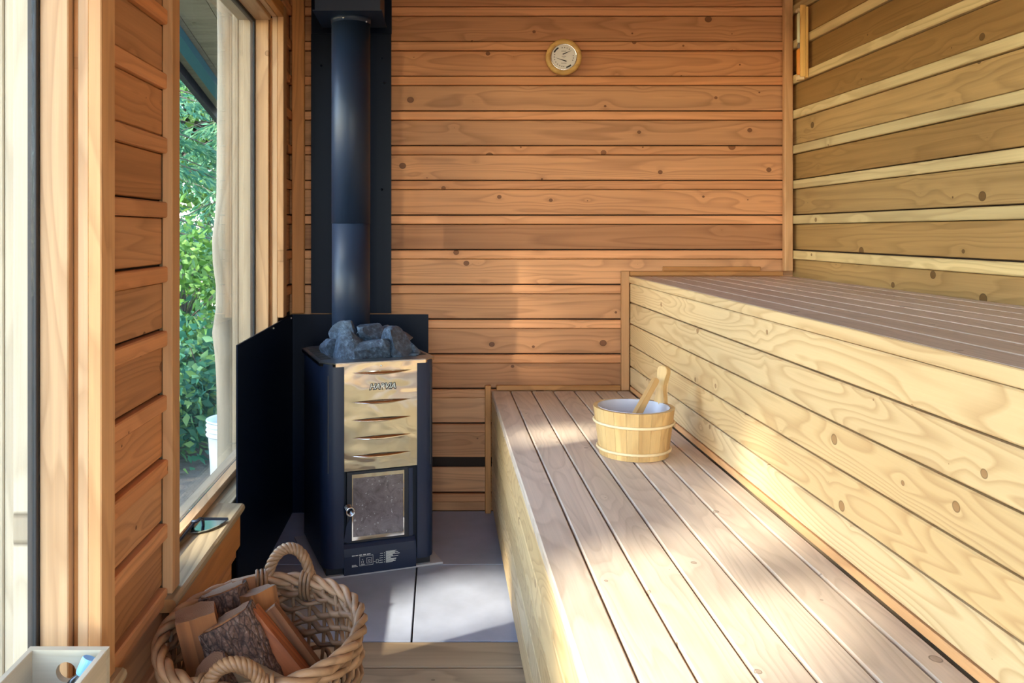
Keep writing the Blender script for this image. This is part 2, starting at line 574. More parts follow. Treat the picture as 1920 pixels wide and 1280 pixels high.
def struct(name, bm, mat, parent=None):
    o = finish(bm, name, mat, parent)
    if parent is None:
        o['kind'] = 'structure'
    return o


# ------------------------------------------------------------------ walls
bm = bmesh.new()
add_box(bm, (-0.76, YB + 0.021, -0.4), (XR + 0.15, YB + 0.16, ZC + 0.1))
wall_back = struct('wall_back', bm, M['dark_backing'])
bm = bmesh.new()
add_box(bm, (XR + 0.02, YF - 0.15, -0.4), (XR + 0.15, YB + 0.02, ZC + 0.1))
wall_right = struct('wall_right', bm, M['dark_backing'])

W1 = (-0.35, 1.44)      # window openings along the left wall
W2 = (1.875, 3.12)
ZS, ZH = 0.34, 1.95
bm = bmesh.new()
xo, xi = -0.76, XL - 0.012
add_box(bm, (xo, YF - 0.15, -0.4), (xi, YB + 0.02, ZS - 0.03))
add_box(bm, (xo, YF - 0.15, ZH + 0.03), (xi, YB + 0.02, ZC + 0.1))
for a, b in ((YF - 0.15, W1[0] - 0.03), (W1[1] + 0.03, W2[0] - 0.03), (W2[1] + 0.03, YB + 0.02)):
    add_box(bm, (xo, a, ZS - 0.03), (xi, b, ZH + 0.03))
wall_left = struct('wall_left', bm, M['dark_backing'])

bm = bmesh.new()       # wall behind the camera: a broad glazed opening
add_box(bm, (xi, YF - 0.14, -0.4), (-0.50, YF, ZC + 0.1))
add_box(bm, (1.30, YF - 0.14, -0.4), (XR + 0.02, YF, ZC + 0.1))
add_box(bm, (-0.50, YF - 0.14, 2.12), (1.30, YF, ZC + 0.1))
wall_front = struct('wall_front', bm, M['cedar'])
bm = bmesh.new()
add_box(bm, (xi, YF - 0.14, ZC + 0.001), (XR + 0.02, YB + 0.02, ZC + 0.05))
ceiling = struct('ceiling', bm, M['cedar'])


def siding(parent, axis, a0, a1, plane, zmin, zmax, mats, stripmats, sgn, proud=PROUD, skip=()):
    """recessed boards with raised strips between them; axis 0 runs along x on a plane of y, axis 1 along y on a plane of x"""
    def piece(nm, z0, z1, t0, t1, mat, bev):
        if z1 - z0 < 0.006:
            return
        p0, p1 = plane + sgn * t0, plane + sgn * t1
        if axis == 0:
            board(nm, (a0, min(p0, p1), z0), (a1, max(p0, p1), z1), mat, parent, bev, grain=0)
        else:
            board(nm, (min(p0, p1), a0, z0), (max(p0, p1), a1, z1), mat, parent, bev, grain=1)
    for i, zt in enumerate(STRIPS):
        z1, z0 = min(zt, zmax), max(zt - SH, zmin)
        if z1 > z0 and i not in skip:
            piece('strip', z0, z1, -0.012, proud + 0.0015 * random.uniform(-1, 1), random.choice(stripmats), 0.003)
        # the board above this strip
        up = STRIPS[i - 1] - SH if i else zmax
        z0b, z1b = max(zt + 0.005, zmin), min(up - 0.002, zmax)
        if z1b > z0b:
            piece('board', z0b, z1b, -0.012, random.uniform(-0.001, 0.001), random.choice(mats), 0.002)
    low = STRIPS[-1] - SH - 0.002
    if low > zmin + 0.01:
        piece('board', zmin, low, -0.012, 0, random.choice(mats), 0.002)


siding(wall_back, 0, XL, XR + 0.01, YB, 0.0, ZC, [M['cedar']], [M['cedar_strip']], -1, skip=(14,))
siding(wall_right, 1, YF, YB - 0.003, XR, 0.0, ZC, [M['cedar_olive']], [M['strip_pale']], -1)
siding(wall_left, 1, 1.50, 1.825, XL, 0.0, ZC, [M['cedar']], [M['cedar_strip']], 1)
siding(wall_left, 1, 3.183, YB - 0.003, XL, 0.815, ZC, [M['cedar']], [M['cedar_strip']], 1)
siding(wall_left, 1, 1.827, 2.436, XL, 0.0, ZS - 0.036, [M['cedar']], [M['cedar_strip']], 1)
siding(wall_left, 1, YF, 1.498, XL, 0.0, ZS - 0.036, [M['cedar']], [M['cedar_strip']], 1)
siding(wall_left, 1, 1.827, 3.158, XL, ZH + 0.06, ZC, [M['cedar']], [M['cedar_strip']], 1)
siding(wall_left, 1, YF, 1.498, XL, ZH + 0.06, ZC, [M['cedar']], [M['cedar_strip']], 1)
siding(wall_left, 1, YF, W1[0] - 0.07, XL, ZS, ZH + 0.058, [M['cedar']], [M['cedar_strip']], 1)

# corner and bench-end trims on the back wall
tn = [0]


def trim(lo, hi, mat, bev=0.002):
    tn[0] += 1
    o = board('trim_%d' % tn[0], lo, hi, mat, None, bev)
    o['kind'] = 'structure'
    return o


trim((1.392, YB - 0.042, 0.98), (XR - 0.002 - PROUD, YB - 0.016, ZC), M['trimwood'])
trim((XL + PROUD + 0.003, YB - 0.040, 0.81), (-0.549, YB - 0.016, ZC), M['trimdark'])
trim((0.229, YB - 0.032, 0.497), (0.732, YB - 0.0155, 0.517), M['trimdark'])
trim((0.734, YB - 0.036, 0.497), (0.7665, YB - 0.0155, 0.980), M['trimwood'])
trim((0.768, YB - 0.032, 0.961), (1.39, YB - 0.0155, 0.979), M['trimdark'])
trim((0.905, YB - 0.028, 0.980), (1.30, YB - 0.0155, 0.998), M['trimdark'])
trim((0.183, YB - 0.036, 0.0), (0.206, YB - 0.0155, 0.517), M['trimdark'])

# ------------------------------------------------------------------ floor
bm = bmesh.new()
add_box(bm, (-0.63, YF, -0.10), (XR + 0.02, YB + 0.02, -0.020))
floor = struct('floor', bm, M['grout'])
TY = [2.300, 2.832, YB - 0.002]
TX = [XL + 0.003, -0.079, 0.453]
for i in range(2):
    for j in range(2):
        board('tile', (TX[j] + 0.0025, TY[i] + 0.0025, -0.02), (TX[j + 1] - 0.0025, TY[i + 1] - 0.0025, 0.0), M['tile'], floor, 0.0015)
y = 2.294
while y > YF + 0.05:
    board('plank', (XL + 0.004, y - 0.131, -0.02), (0.453, y, 0.002), M['floorwood'], floor, 0.003)
    y -= 0.137

# ------------------------------------------------------------------ windows
def make_window(idx, ya, yb, sill_a, sill_b, near_casing=True):
    """glazed opening in the left wall between ya and yb: stepped jambs, gasket, pane, stool and casing"""
    bm = bmesh.new()
    add_box(bm, (-0.706, ya + 0.012, ZS + 0.018), (-0.701, yb - 0.012, ZH - 0.012))
    win = finish(bm, 'window_%d' % idx, M['glass'])
    win['kind'] = 'structure'
    b = lambda nm, lo, hi, mat, bev=0.002: board(nm, lo, hi, mat, win, bev)
    for side, yy, s in (('far', yb, 1), ('near', ya, -1)):
        if not near_casing and side == 'near':
            pass
        b('casing', (XL + 0.001, yy, 0.815 if (idx == 2 and s > 0) else ZS + 0.001), (-0.590, yy + s * (0.062 if s > 0 else 0.052), ZH + 0.048), M['trimwood'])
        b('jamb', (-0.635, yy + s * 0.008, ZS), (XL - 0.001, yy + s * 0.028, ZH + 0.008), M['jamb'])
        b('jamb', (-0.646, yy + s * 0.016, ZS), (-0.636, yy + s * 0.028, ZH), M['trimdark'])
        b('frame_stile', (-0.697, yy - s * 0.002, ZS), (-0.647, yy + s * 0.028, ZH), M['jamb'])
        b('gasket', (-0.713, yy - s * 0.012, ZS + 0.01), (-0.6975, yy + s * 0.02, ZH), M['rubber'], 0.001)
        b('outer_stile', (-0.742, yy - s * 0.004, ZS), (-0.7135, yy + s * 0.03, ZH), M['exterior_wood'])
        b('outer_jamb', (-0.762, yy + s * 0.006, ZS - 0.03), (-0.7425, yy + s * 0.03, ZH), M['exterior_wood'])
        b('outer_casing', (-0.784, yy + s * 0.004, ZS - 0.06), (-0.763, yy + s * 0.09, ZH + 0.08), M['exterior_wood'])
    # head
    b('casing', (XL + 0.001, ya + 0.001, ZH), (-0.590, yb - 0.001, ZH + 0.048), M['trimdark'])
    b('head_jamb', (-0.635, ya, ZH - 0.0), (XL - 0.001, yb, ZH + 0.02), M['jamb'])
    b('frame_rail', (-0.697, ya + 0.003, ZH - 0.012), (-0.637, yb - 0.003, ZH + 0.02), M['jamb'])
    b('gasket', (-0.713, ya + 0.013, ZH - 0.022), (-0.6975, yb - 0.013, ZH - 0.001), M['rubber'], 0.001)
    b('outer_head', (-0.76, ya + 0.013, ZH - 0.014), (-0.714, yb - 0.013, ZH + 0.02), M['exterior_wood'])
    # bottom rail and stool
    b('bottom_rail', (-0.697, ya + 0.003, ZS), (-0.668, yb - 0.003, ZS + 0.022), M['jamb'])
    b('gasket', (-0.713, ya + 0.013, ZS + 0.001), (-0.6975, yb - 0.013, ZS + 0.016), M['rubber'], 0.001)
    b('outer_sill', (-0.768, ya + 0.005, ZS - 0.028), (-0.714, yb - 0.005, ZS - 0.012), M['exterior_wood'])
    bm = bmesh.new()      # moulded stool with a rounded nosing
    prof = [(-0.697, ZS - 0.028), (-0.697, ZS - 0.001), (-0.583, ZS - 0.001), (-0.577, ZS - 0.005), (-0.575, ZS - 0.012),
            (-0.577, ZS - 0.020), (-0.584, ZS - 0.030), (-0.612, ZS - 0.030), (-0.612, ZS - 0.028)]
    # grain along y: build in a frame whose x is the length
    L = sill_b - sill_a
    A = [bm.verts.new((-L / 2, p[0] + 0.64, p[1] - ZS)) for p in prof]
    B = [bm.verts.new((L / 2, p[0] + 0.64, p[1] - ZS)) for p in prof]
    n = len(prof)
    bm.faces.new(A).material_index = 1; bm.faces.new(B[::-1]).material_index = 1
    for i in range(n):
        bm.faces.new((A[i], B[i], B[(i + 1) % n], A[(i + 1) % n]))
    st = finish(bm, 'stool', [M['sillwood'], M['trimdark']], win)
    st.matrix_local = Matrix.Translation((-0.64, (sill_a + sill_b) / 2, ZS)) @ Matrix(((0, 1, 0, 0), (1, 0, 0, 0), (0, 0, 1, 0), (0, 0, 0, 1)))
    return win


win1 = make_window(1, W1[0], W1[1], W1[0] - 0.05, 1.520)
win2 = make_window(2, W2[0], W2[1], 1.800, 2.438)
# the apron board under the sill of the second window, and its plain sill behind the heat shield
board('apron', (XL + PROUD + 0.001, 1.827, 0.214), (-0.588, 2.436, ZS - 0.031), M['trimdark'], win2, 0.004)
board('sill_board', (-0.697, 2.440, ZS - 0.028), (-0.615, W2[1], ZS - 0.001), M['sillwood'], win2, 0.002)
# lining where the stool passes the wall
board('apron', (XL + PROUD + 0.001, YF + 0.4, 0.214), (-0.588, 1.498, ZS - 0.031), M['trimdark'], win1, 0.004)

# ------------------------------------------------------------------ benches
BX0, BX1 = 0.207, 0.7665
Z1, Z2 = 0.496, 0.959
PT = 0.026
BY0, BY1 = -0.55, YB - 0.040
lower = empty('lower_bench', (0.49, 1.4, 0))
tag(lower, 'long low slatted wooden sauna bench carrying the wooden bucket', 'bench')
edges = [0.207, 0.2855, 0.3705, 0.4570, 0.5420, 0.6280, 0.7126, 0.7665]
for a, b in zip(edges, edges[1:]):
    board('seat_plank', (a + 0.0022, BY0, Z1 - PT), (b - 0.0022, BY1, Z1), M['bench'], lower, 0.003)
z = Z1 - PT - 0.002
while z > 0.06:
    board('front_board', (0.209, BY0, max(z - 0.083, 0.012)), (0.231, BY1, z), M['spruce'], lower, 0.0025)
    z -= 0.0865
for yy in (-0.3, 0.6, 1.5, 2.4, 3.2):
    board('bearer', (0.234, yy, 0.0), (0.762, yy + 0.04, Z1 - PT - 0.002), M['trimwood'], lower, 0.002)
upper = empty('upper_bench', (1.1, 1.4, 0))
tag(upper, 'tall upper wooden sauna bench with boarded front along the right wall', 'bench')
a = 0.7665
i = 0
while a < XR - PROUD - 0.03:
    b = min(a + 0.0856, XR - PROUD - 0.004)
    board('seat_plank', (a + (0.0012 if i else 0.004), BY0, Z2 - PT), (b - 0.0024, BY1, Z2), M['bench'], upper, 0.003)
    if i == 0:
        pass
    a += 0.0856; i += 1
board('nosing', (0.7635, BY0, Z2 - PT), (0.7703, BY1, Z2), M['spruce'], upper, 0.002)  # added strip for the front plank's edge, its lit paleness put into colour
zb = [0.931, 0.852, 0.766, 0.680, 0.594, 0.516]
for z1, z0 in zip(zb, zb[1:]):
    board('riser_board', (0.7675, BY0, z0 + 0.0035), (0.7895, BY1, z1 - 0.0005), M['spruce'], upper, 0.003)
board('riser_board', (0.7675, BY0, Z1 + 0.001), (0.7835, BY1, 0.5155), M['trimwood'], upper, 0.002)
board('riser_backing', (0.7900, BY0, 0.02), (0.796, BY1, 0.930), M['floorwood'], upper, 0.0)
for yy in (-0.3, 0.6, 1.5, 2.4, 3.2):
    board('bearer', (0.798, yy, 0.0), (1.41, yy + 0.04, Z2 - PT - 0.002), M['trimwood'], upper, 0.002)

# ------------------------------------------------------------------ heat shields
hs = empty('heat_shield', (-0.33, 3.33, 0))
tag(hs, 'black metal heat shield wrapping the corner behind the stove', 'heat shield')
bm = bmesh.new(); add_box(bm, (-0.602 + 0.33, 2.44 - 3.33, 0.003), (-0.597 + 0.33, 3.349 - 3.33, 0.805))
finish(bm, 'side_panel', M['black_metal'], hs)
bm = bmesh.new(); add_box(bm, (-0.5965 + 0.33, 3.344 - 3.33, 0.003), (-0.047 + 0.33, 3.349 - 3.33, 0.805))
finish(bm, 'back_panel', M['black_metal'], hs)
for q in ((-0.594, 3.30, 0.795), (-0.594, 2.95, 0.795)):
    bm = bmesh.new(); bmesh.ops.create_uvsphere(bm, u_segments=8, v_segments=6, radius=0.004)
    s_ = finish(bm, 'screw', M['screw'], hs, True); s_.location = Vector(q) - hs.location
fs = empty('flue_shield', (-0.36, 3.35, 0.81))
tag(fs, 'tall narrow black metal panel on wall behind flue pipe', 'heat shield')
bm = bmesh.new(); add_box(bm, (-0.161, -0.009, 0.0), (0.163, -0.004, 1.13))
finish(bm, 'lower_sheet', M['black_metal'], fs)
bm = bmesh.new(); add_box(bm, (-0.159, -0.017, 1.128), (0.165, -0.0095, 1.485))
finish(bm, 'upper_sheet', M['black_metal'], fs)
for q in ((0.125, -0.011, 1.03), (-0.12, -0.011, 1.0), (0.125, -0.011, 0.5), (0.135, -0.011, 0.93)):
    bm = bmesh.new(); bmesh.ops.create_uvsphere(bm, u_segments=8, v_segments=6, radius=0.005)
    s_ = finish(bm, 'screw', M['black_metal'], fs, True); s_.location = q

# ------------------------------------------------------------------ stove
ST_ROT = R(19)
ST = Vector((-0.265, 2.953, 0.008))
hp = board('hearth_plate', (-0.20, -0.235, 0.0), (0.20, 0.21, 0.0075), M['hearth'], None, 0.001)
hp.matrix_world = Matrix.Translation((ST.x, ST.y, 0.0042)) @ Matrix.Rotation(ST_ROT, 4, 'Z')
tag(hp, 'thin pale grey hearth plate under the stove', 'hearth plate')
stove = empty('sauna_stove', ST, ST_ROT)
tag(stove, 'dark wood-burning sauna stove with stainless louvred front and stones on top', 'stove')
HW, HD, ZT = 0.195, 0.215, 0.702


def side_profile(s):
    out = [(0.126, -0.212), (0.155, -0.212), (0.170, -0.207), (0.184, -0.194), (0.192, -0.176), (0.195, -0.155), (0.195, 0.150),
           (0.188, 0.178), (0.172, 0.198), (0.150, 0.205), (0.120, 0.205)]
    inn = [(0.120, 0.199), (0.148, 0.199), (0.168, 0.192), (0.183, 0.174), (0.189, 0.148), (0.189, -0.155), (0.186, -0.174),
           (0.179, -0.190), (0.167, -0.201), (0.154, -0.206), (0.126, -0.206)]
    return [(s * a, b) for a, b in out + inn]


for s in (-1, 1):
    bm = bmesh.new()
    prism_bm(bm, side_profile(s), 0.028 if s > 0 else 0.028, ZT - 0.006, 'Z')
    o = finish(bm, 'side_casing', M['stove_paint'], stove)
    for p in o.data.polygons:
        p.use_smooth = abs(p.normal.z) < 0.5
    md = o.modifiers.new('edge', 'EDGE_SPLIT'); md.split_angle = R(35)
bm = bmesh.new(); add_box(bm, (-0.180, -0.185, 0.0), (0.180, 0.190, 0.34)); add_box(bm, (-0.178, -0.203, 0.34), (0.178, 0.190, 0.66))
finish(bm, 'inner_body', M['stove_inner'], stove)
bm = bmesh.new()
add_box(bm, (-0.125, -0.2125, 0.344), (0.125, -0.2085, 0.692))
fp = finish(bm, 'front_panel', M['stainless'], stove)
for zc_ in (0.664, 0.567, 0.508, 0.449, 0.390):
    bm = bmesh.new()
    NS, NTT = 24, 5
    hw = 0.102
    grid = []
    for i in range(NS + 1):
        s_ = -1 + 2 * i / NS
        e = (1 - s_ * s_)
        col_ = []
        for j in range(NTT + 1):
            t = j / NTT
            col_.append(bm.verts.new((s_ * hw + 0.002, -0.2127 - 0.010 * e * math.sin(t * math.pi / 2), zc_ + 0.004 * e + 0.003 - 0.011 * e * t)))
        grid.append(col_)
    for i in range(NS):
        for j in range(NTT):
            bm.faces.new((grid[i][j], grid[i + 1][j], grid[i + 1][j + 1], grid[i][j + 1]))
    lv = finish(bm, 'louvre', M['stainless'], fp, True)
    bm = bmesh.new()
    top = [((-1 + 2 * i / NS) * hw * 0.98 + 0.002, zc_ + 0.003 - 0.004 * (1 - (-1 + 2 * i / NS) ** 2)) for i in range(NS + 1)]
    bot = [((-1 + 2 * i / NS) * hw * 0.98 + 0.002, zc_ + 0.003 - 0.0105 * (1 - (-1 + 2 * i / NS) ** 2)) for i in range(1, NS)]
    prism_bm(bm, top + bot[::-1], -0.2132, -0.2126, 'Y')
    finish(bm, 'louvre_slot', M['slot_dark'], fp)
me = text_mesh('HARVIA', 0.0255, 0.0006, 0.28, 0.0)
me.materials.append(M['print_white'])
t_ = link('nameplate_lettering', me, fp)
t_.matrix_local = Matrix.Translation((0.004, -0.2142, 0.617)) @ Matrix.Rotation(R(90), 4, 'X')
me2 = text_mesh('HARVIA', 0.0255, 0.0004, 0.28, 0.0024)
me2.materials.append(M['print_black'])
t2 = link('nameplate_outline', me2, fp)
t2.matrix_local = Matrix.Translation((0.0048, -0.2131, 0.6162)) @ Matrix.Rotation(R(90), 4, 'X')
bm = bmesh.new(); bmesh.ops.create_uvsphere(bm, u_segments=10, v_segments=8, radius=0.0035)
o = finish(bm, 'screw', M['chrome'], fp, True); o.location = (0.0, -0.2135, 0.686)

# top plate with clipped corners, a lipped rim and a slotted grate
def octo(hw, hd, c):
    return [(-hw + c, -hd), (hw - c, -hd), (hw, -hd + c), (hw, hd - c), (hw - c, hd), (-hw + c, hd), (-hw, hd - c), (-hw, -hd + c)]


bm = bmesh.new()
outer, inner = octo(0.199, 0.217, 0.045), octo(0.140, 0.150, 0.04)
vo1 = [bm.verts.new((a, b, ZT)) for a, b in outer]; vi1 = [bm.verts.new((a, b, ZT)) for a, b in inner]
vo0 = [bm.verts.new((a, b, ZT - 0.010)) for a, b in outer]; vi0 = [bm.verts.new((a, b, ZT - 0.030)) for a, b in inner]
for i in range(8):
    j = (i + 1) % 8
    bm.faces.new((vo1[i], vo1[j], vi1[j], vi1[i]))
    bm.faces.new((vo0[i], vo0[j], vo1[j], vo1[i]))
    bm.faces.new((vi1[i], vi1[j], vi0[j], vi0[i]))
bm.faces.new(vi0)
bm.faces.new(vo0[::-1])
tp = finish(bm, 'top_plate', M['topsteel'], stove)
for s in (-1, 1):
    for i in range(15):
        y0 = -0.125 + i * 0.018
        bm = bmesh.new(); add_box(bm, (min(s * 0.150, s * 0.186), y0, ZT + 0.0002), (max(s * 0.150, s * 0.186), y0 + 0.007, ZT + 0.0010))
        finish(bm, 'grate_slot', M['slot_dark'], tp)
bm = bmesh.new(); prism_bm(bm, octo(0.1995, 0.2175, 0.045), ZT - 0.013, ZT - 0.0035, 'Z')
o = finish(bm, 'rim_band', M['stainless'], stove)
# fire door
door = finish((lambda b: (add_box(b, (-0.114, -0.204, 0.104), (0.112, -0.187, 0.338)), b)[1])(bmesh.new()), 'fire_door', M['stove_inner'], stove)
bm = bmesh.new()
add_box(bm, (-0.098, -0.2065, 0.112), (0.082, -0.2045, 0.124)); add_box(bm, (-0.098, -0.2065, 0.318), (0.082, -0.2045, 0.330))
add_box(bm, (-0.098, -0.2065, 0.124), (-0.094, -0.2045, 0.318)); add_box(bm, (0.078, -0.2065, 0.124), (0.082, -0.2045, 0.318))
finish(bm, 'glass_frame', M['stainless'], door)
bm = bmesh.new(); add_box(bm, (-0.0935, -0.2058, 0.1245), (0.0775, -0.2045, 0.3175))
finish(bm, 'door_glass', M['sootglass'], door)
bm = bmesh.new()
pts = []
for i in range(90):
    t = i / 89
    a = t * 2 * math.pi * 6
    pts.append(Vector((-0.112 + 0.013 * math.cos(a), -0.212 - 0.036 * t, 0.222 + 0.013 * math.sin(a))))
tube_bm(bm, pts, 0.0028, 6)
finish(bm, 'coil_handle', M['chrome'], door, True)
bm = bmesh.new(); tube_bm(bm, [Vector((-0.112, -0.19, 0.222)), Vector((-0.112, -0.228, 0.222))], 0.006, 8)
finish(bm, 'handle_stud', M['stove_inner'], door, True)
bm = bmesh.new(); add_box(bm, (0.098, -0.2075, 0.108), (0.112, -0.2045, 0.334))
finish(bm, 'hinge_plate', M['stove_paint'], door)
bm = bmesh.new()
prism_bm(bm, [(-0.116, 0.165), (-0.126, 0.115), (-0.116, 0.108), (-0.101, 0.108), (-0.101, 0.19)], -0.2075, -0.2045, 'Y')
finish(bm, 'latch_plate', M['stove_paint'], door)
# ash box front with printed plate
bm = bmesh.new()
prism_bm(bm, [(-0.186, 0.0), (-0.206, 0.0), (-0.206, 0.060), (-0.201, 0.085), (-0.192, 0.098), (-0.186, 0.100)], -0.124, 0.124, 'X')
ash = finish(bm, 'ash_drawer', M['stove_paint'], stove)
bm = bmesh.new()
rp = random.Random(3)


def pr(a0, z0, a1, z1):
    add_box(bm, (a0, -0.2066, z0), (a1, -0.2060, z1))


def frame(a0, z0, a1, z1, t=0.0009):
    pr(a0, z0, a1, z0 + t); pr(a0, z1 - t, a1, z1); pr(a0, z0 + t, a0 + t, z1 - t); pr(a1 - t, z0 + t, a1, z1 - t)


frame(-0.072, 0.026, -0.026, 0.058)
frame(-0.048, 0.032, -0.031, 0.050); frame(-0.042, 0.037, -0.036, 0.044); frame(-0.066, 0.034, -0.058, 0.042)
pr(-0.067, 0.0295, -0.054, 0.031); pr(-0.064, 0.046, -0.060, 0.048)
for a0, a1 in ((-0.098, -0.088), (-0.086, -0.077), (-0.074, -0.064), (-0.060, -0.050), (-0.047, -0.035)):
    pr(a0, 0.0605, a1, 0.0635)
for r_ in range(3):
    pr(-0.098, 0.025 + 0.0026 * r_, -0.084 + 0.003 * (2 - r_), 0.0262 + 0.0026 * r_)
frame(-0.016, 0.029, -0.008, 0.041); pr(-0.024, 0.034, -0.018, 0.0352)
for r_ in range(5):
    pr(-0.006 + 0.001 * r_, 0.028 + 0.0075 * r_, 0.008, 0.0294 + 0.0075 * r_)
    pr(0.012, 0.0278 + 0.0075 * r_, 0.0145, 0.0302 + 0.0075 * r_)
for r_ in range(15):
    pr(0.018, 0.026 + 0.0026 * r_, 0.018 + rp.uniform(0.016, 0.048), 0.0275 + 0.0026 * r_)
finish(bm, 'printed_instructions', M['print_white'], ash)

# ------------------------------------------------------------------ sauna stones
def stone(loc, dims, rz, seed, label):
    bm = bmesh.new()
    bmesh.ops.create_icosphere(bm, subdivisions=4, radius=1.0)
    rs = random.Random(seed)
    planes = []
    for _ in range(9):
        v = Vector((rs.gauss(0, 1), rs.gauss(0, 1), rs.gauss(0, 0.9))).normalized()
        planes.append((v, rs.uniform(0.36, 0.66)))
    off = Vector((rs.uniform(0, 50),) * 3)
    for v in bm.verts:
        c = v.co.copy()
        for nrm, dd in planes:
            e = c.dot(nrm) - dd
            if e > 0:
                c -= nrm * e
        c *= 1 + 0.03 * mnoise.noise(c * 3.1 + off) + 0.04 * mnoise.noise(c * 9 + off)
        v.co = Vector((c.x * dims[0], c.y * dims[1], c.z * dims[2])) * 1.55
    o = finish(bm, 'sauna_stone', M['stone'])
    o.location = loc
    o.rotation_euler = (rs.uniform(-0.3, 0.3), rs.uniform(-0.3, 0.3), rz)
    tag(o, label, 'stone', 'sauna stones on the stove')
    return o


SZ = ST.z + ZT
def sl(px_, py_, Y, lift=0.0):
    p = px(px_, py_, Y)
    return p


def st_pt(u, v, z):
    c, s = math.cos(ST_ROT), math.sin(ST_ROT)
    return Vector((ST.x + u * c - v * s, ST.y + u * s + v * c, SZ + z))


stones = [
    (-0.080, -0.085, 0.030, (0.056, 0.044, 0.046), 0.2, 'broad flat-faced sauna stone at the front left of the pile'),
    (-0.010, -0.105, 0.022, (0.070, 0.042, 0.042), 0.5, 'long sloping sauna stone at the front centre of the pile'),
    (0.085, -0.080, 0.024, (0.056, 0.046, 0.048), -0.3, 'chunky two-faced sauna stone at the front right of the pile'),
    (-0.125, -0.010, 0.030, (0.050, 0.040, 0.042), 0.9, 'leaning sauna stone at the far left of the pile'),
    (-0.070, 0.010, 0.042, (0.045, 0.040, 0.048), 0.1, 'peaked sauna stone behind the front left stone'),
    (0.030, 0.005, 0.056, (0.062, 0.050, 0.050), -0.4, 'topmost ridged sauna stone of the pile beside the pipe'),
    (0.110, 0.010, 0.034, (0.060, 0.042, 0.042), 0.3, 'flat sauna stone behind the front right stone'),
    (0.140, -0.070, 0.006, (0.026, 0.026, 0.036), 0.1, 'small upright sauna stone at the right rim of the pile'),
    (-0.020, 0.045, 0.028, (0.030, 0.028, 0.044), 0.0, 'narrow sauna stone standing beside the flue pipe'),
    (0.040, -0.055, 0.000, (0.040, 0.036, 0.034), 1.1, 'half-buried sauna stone in the middle of the pile'),
    (0.048, -0.128, -0.010, (0.020, 0.016, 0.018), 0.4, 'tiny sauna stone chip at the front edge of the pile'),
    (0.105, 0.090, 0.006, (0.050, 0.040, 0.044), 0.9, 'sauna stone at the rear right of the pile'),
    (0.128, -0.128, -0.002, (0.024, 0.014, 0.010), 0.2, 'flat sauna stone chip at the front right rim'),
]
for i, (u, v, zz, dm, rz, lb) in enumerate(stones):
    stone(st_pt(u, v, zz), dm, rz + ST_ROT, 100 + i, lb)

# ------------------------------------------------------------------ flue pipe
PP = Vector((-0.334, 3.10, 0))
pipe = empty('flue_pipe', (PP.x, PP.y, SZ - 0.03))
tag(pipe, 'tall black round flue pipe rising from the stove', 'flue pipe')
PRAD = 0.0725
bm = bmesh.new(); lathe_bm(bm, [(PRAD - 0.0012, 0.0), (PRAD - 0.0012, 0.495)], 48)
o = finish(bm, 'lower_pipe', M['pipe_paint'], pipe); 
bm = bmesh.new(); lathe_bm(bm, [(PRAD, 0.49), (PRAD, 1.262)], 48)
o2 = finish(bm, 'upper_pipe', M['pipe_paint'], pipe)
for q in (o, o2):
    for p in q.data.polygons:
        p.use_smooth = abs(p.normal.z) < 0.5
bm = bmesh.new(); lathe_bm(bm, [(PRAD + 0.001, 1.235), (PRAD + 0.003, 1.262)], 48)
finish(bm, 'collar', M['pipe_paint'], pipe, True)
for a in (-105, -35):
    bm = bmesh.new(); bmesh.ops.create_uvsphere(bm, u_segments=8, v_segments=6, radius=0.004)
    s_ = finish(bm, 'screw', M['screw'], pipe, True)
    s_.location = ((PRAD + 0.003) * math.cos(R(a)), (PRAD + 0.003) * math.sin(R(a)), 1.243 if a < -90 else 1.236)
cbx = empty('ceiling_support_box', (PP.x, PP.y - 0.0, 1.935))
tag(cbx, 'black square metal box at the top of the flue pipe', 'box')
bm = bmesh.new(); add_box(bm, (-0.118, -0.118, 0.004), (0.118, 0.118, 0.364))
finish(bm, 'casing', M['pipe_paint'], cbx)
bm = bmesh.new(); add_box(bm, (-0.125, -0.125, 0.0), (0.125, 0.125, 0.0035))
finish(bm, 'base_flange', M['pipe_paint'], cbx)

# ------------------------------------------------------------------ thermometer
th = empty('thermometer', (0.501, YB - PROUD - 0.003, 1.846))
tag(th, 'round wooden thermometer and hygrometer on the back wall', 'thermometer')
bm = bmesh.new(); lathe_bm(bm, [(0.066, 0.0), (0.073, 0.006), (0.073, 0.018), (0.069, 0.024), (0.060, 0.026), (0.054, 0.022), (0.052, 0.016)], 48, True, False)
rg = finish(bm, 'wood_ring', M['pinering'], th, True); rg.rotation_euler = (R(90), 0, 0)
bm = bmesh.new(); lathe_bm(bm, [(0.052, 0.0), (0.052, 0.0165)], 48)
o = finish(bm, 'dial_face', M['dial'], th); o.rotation_euler = (R(90), 0, 0)
dial = o
bm = bmesh.new(); lathe_bm(bm, [(0.0505, 0.016), (0.0535, 0.016), (0.0535, 0.021), (0.0505, 0.019)], 48, False, False)
rm_ = finish(bm, 'bezel', M['chrome'], th, True); rm_.rotation_euler = (R(90), 0, 0)


def dpart(nm, polys, mat, h=0.0172):
    bm = bmesh.new()
    for poly in polys:
        prism_bm(bm, poly, h, h + 0.0004, 'Z')
    return finish(bm, nm, mat, dial)


def arcpoly(r0, r1, a0, a1, n=8):
    A = [(r0 * math.cos(R(a0 + (a1 - a0) * i / n)), r0 * math.sin(R(a0 + (a1 - a0) * i / n))) for i in range(n + 1)]
    B = [(r1 * math.cos(R(a0 + (a1 - a0) * i / n)), r1 * math.sin(R(a0 + (a1 - a0) * i / n))) for i in range(n + 1)]
    return A + B[::-1]


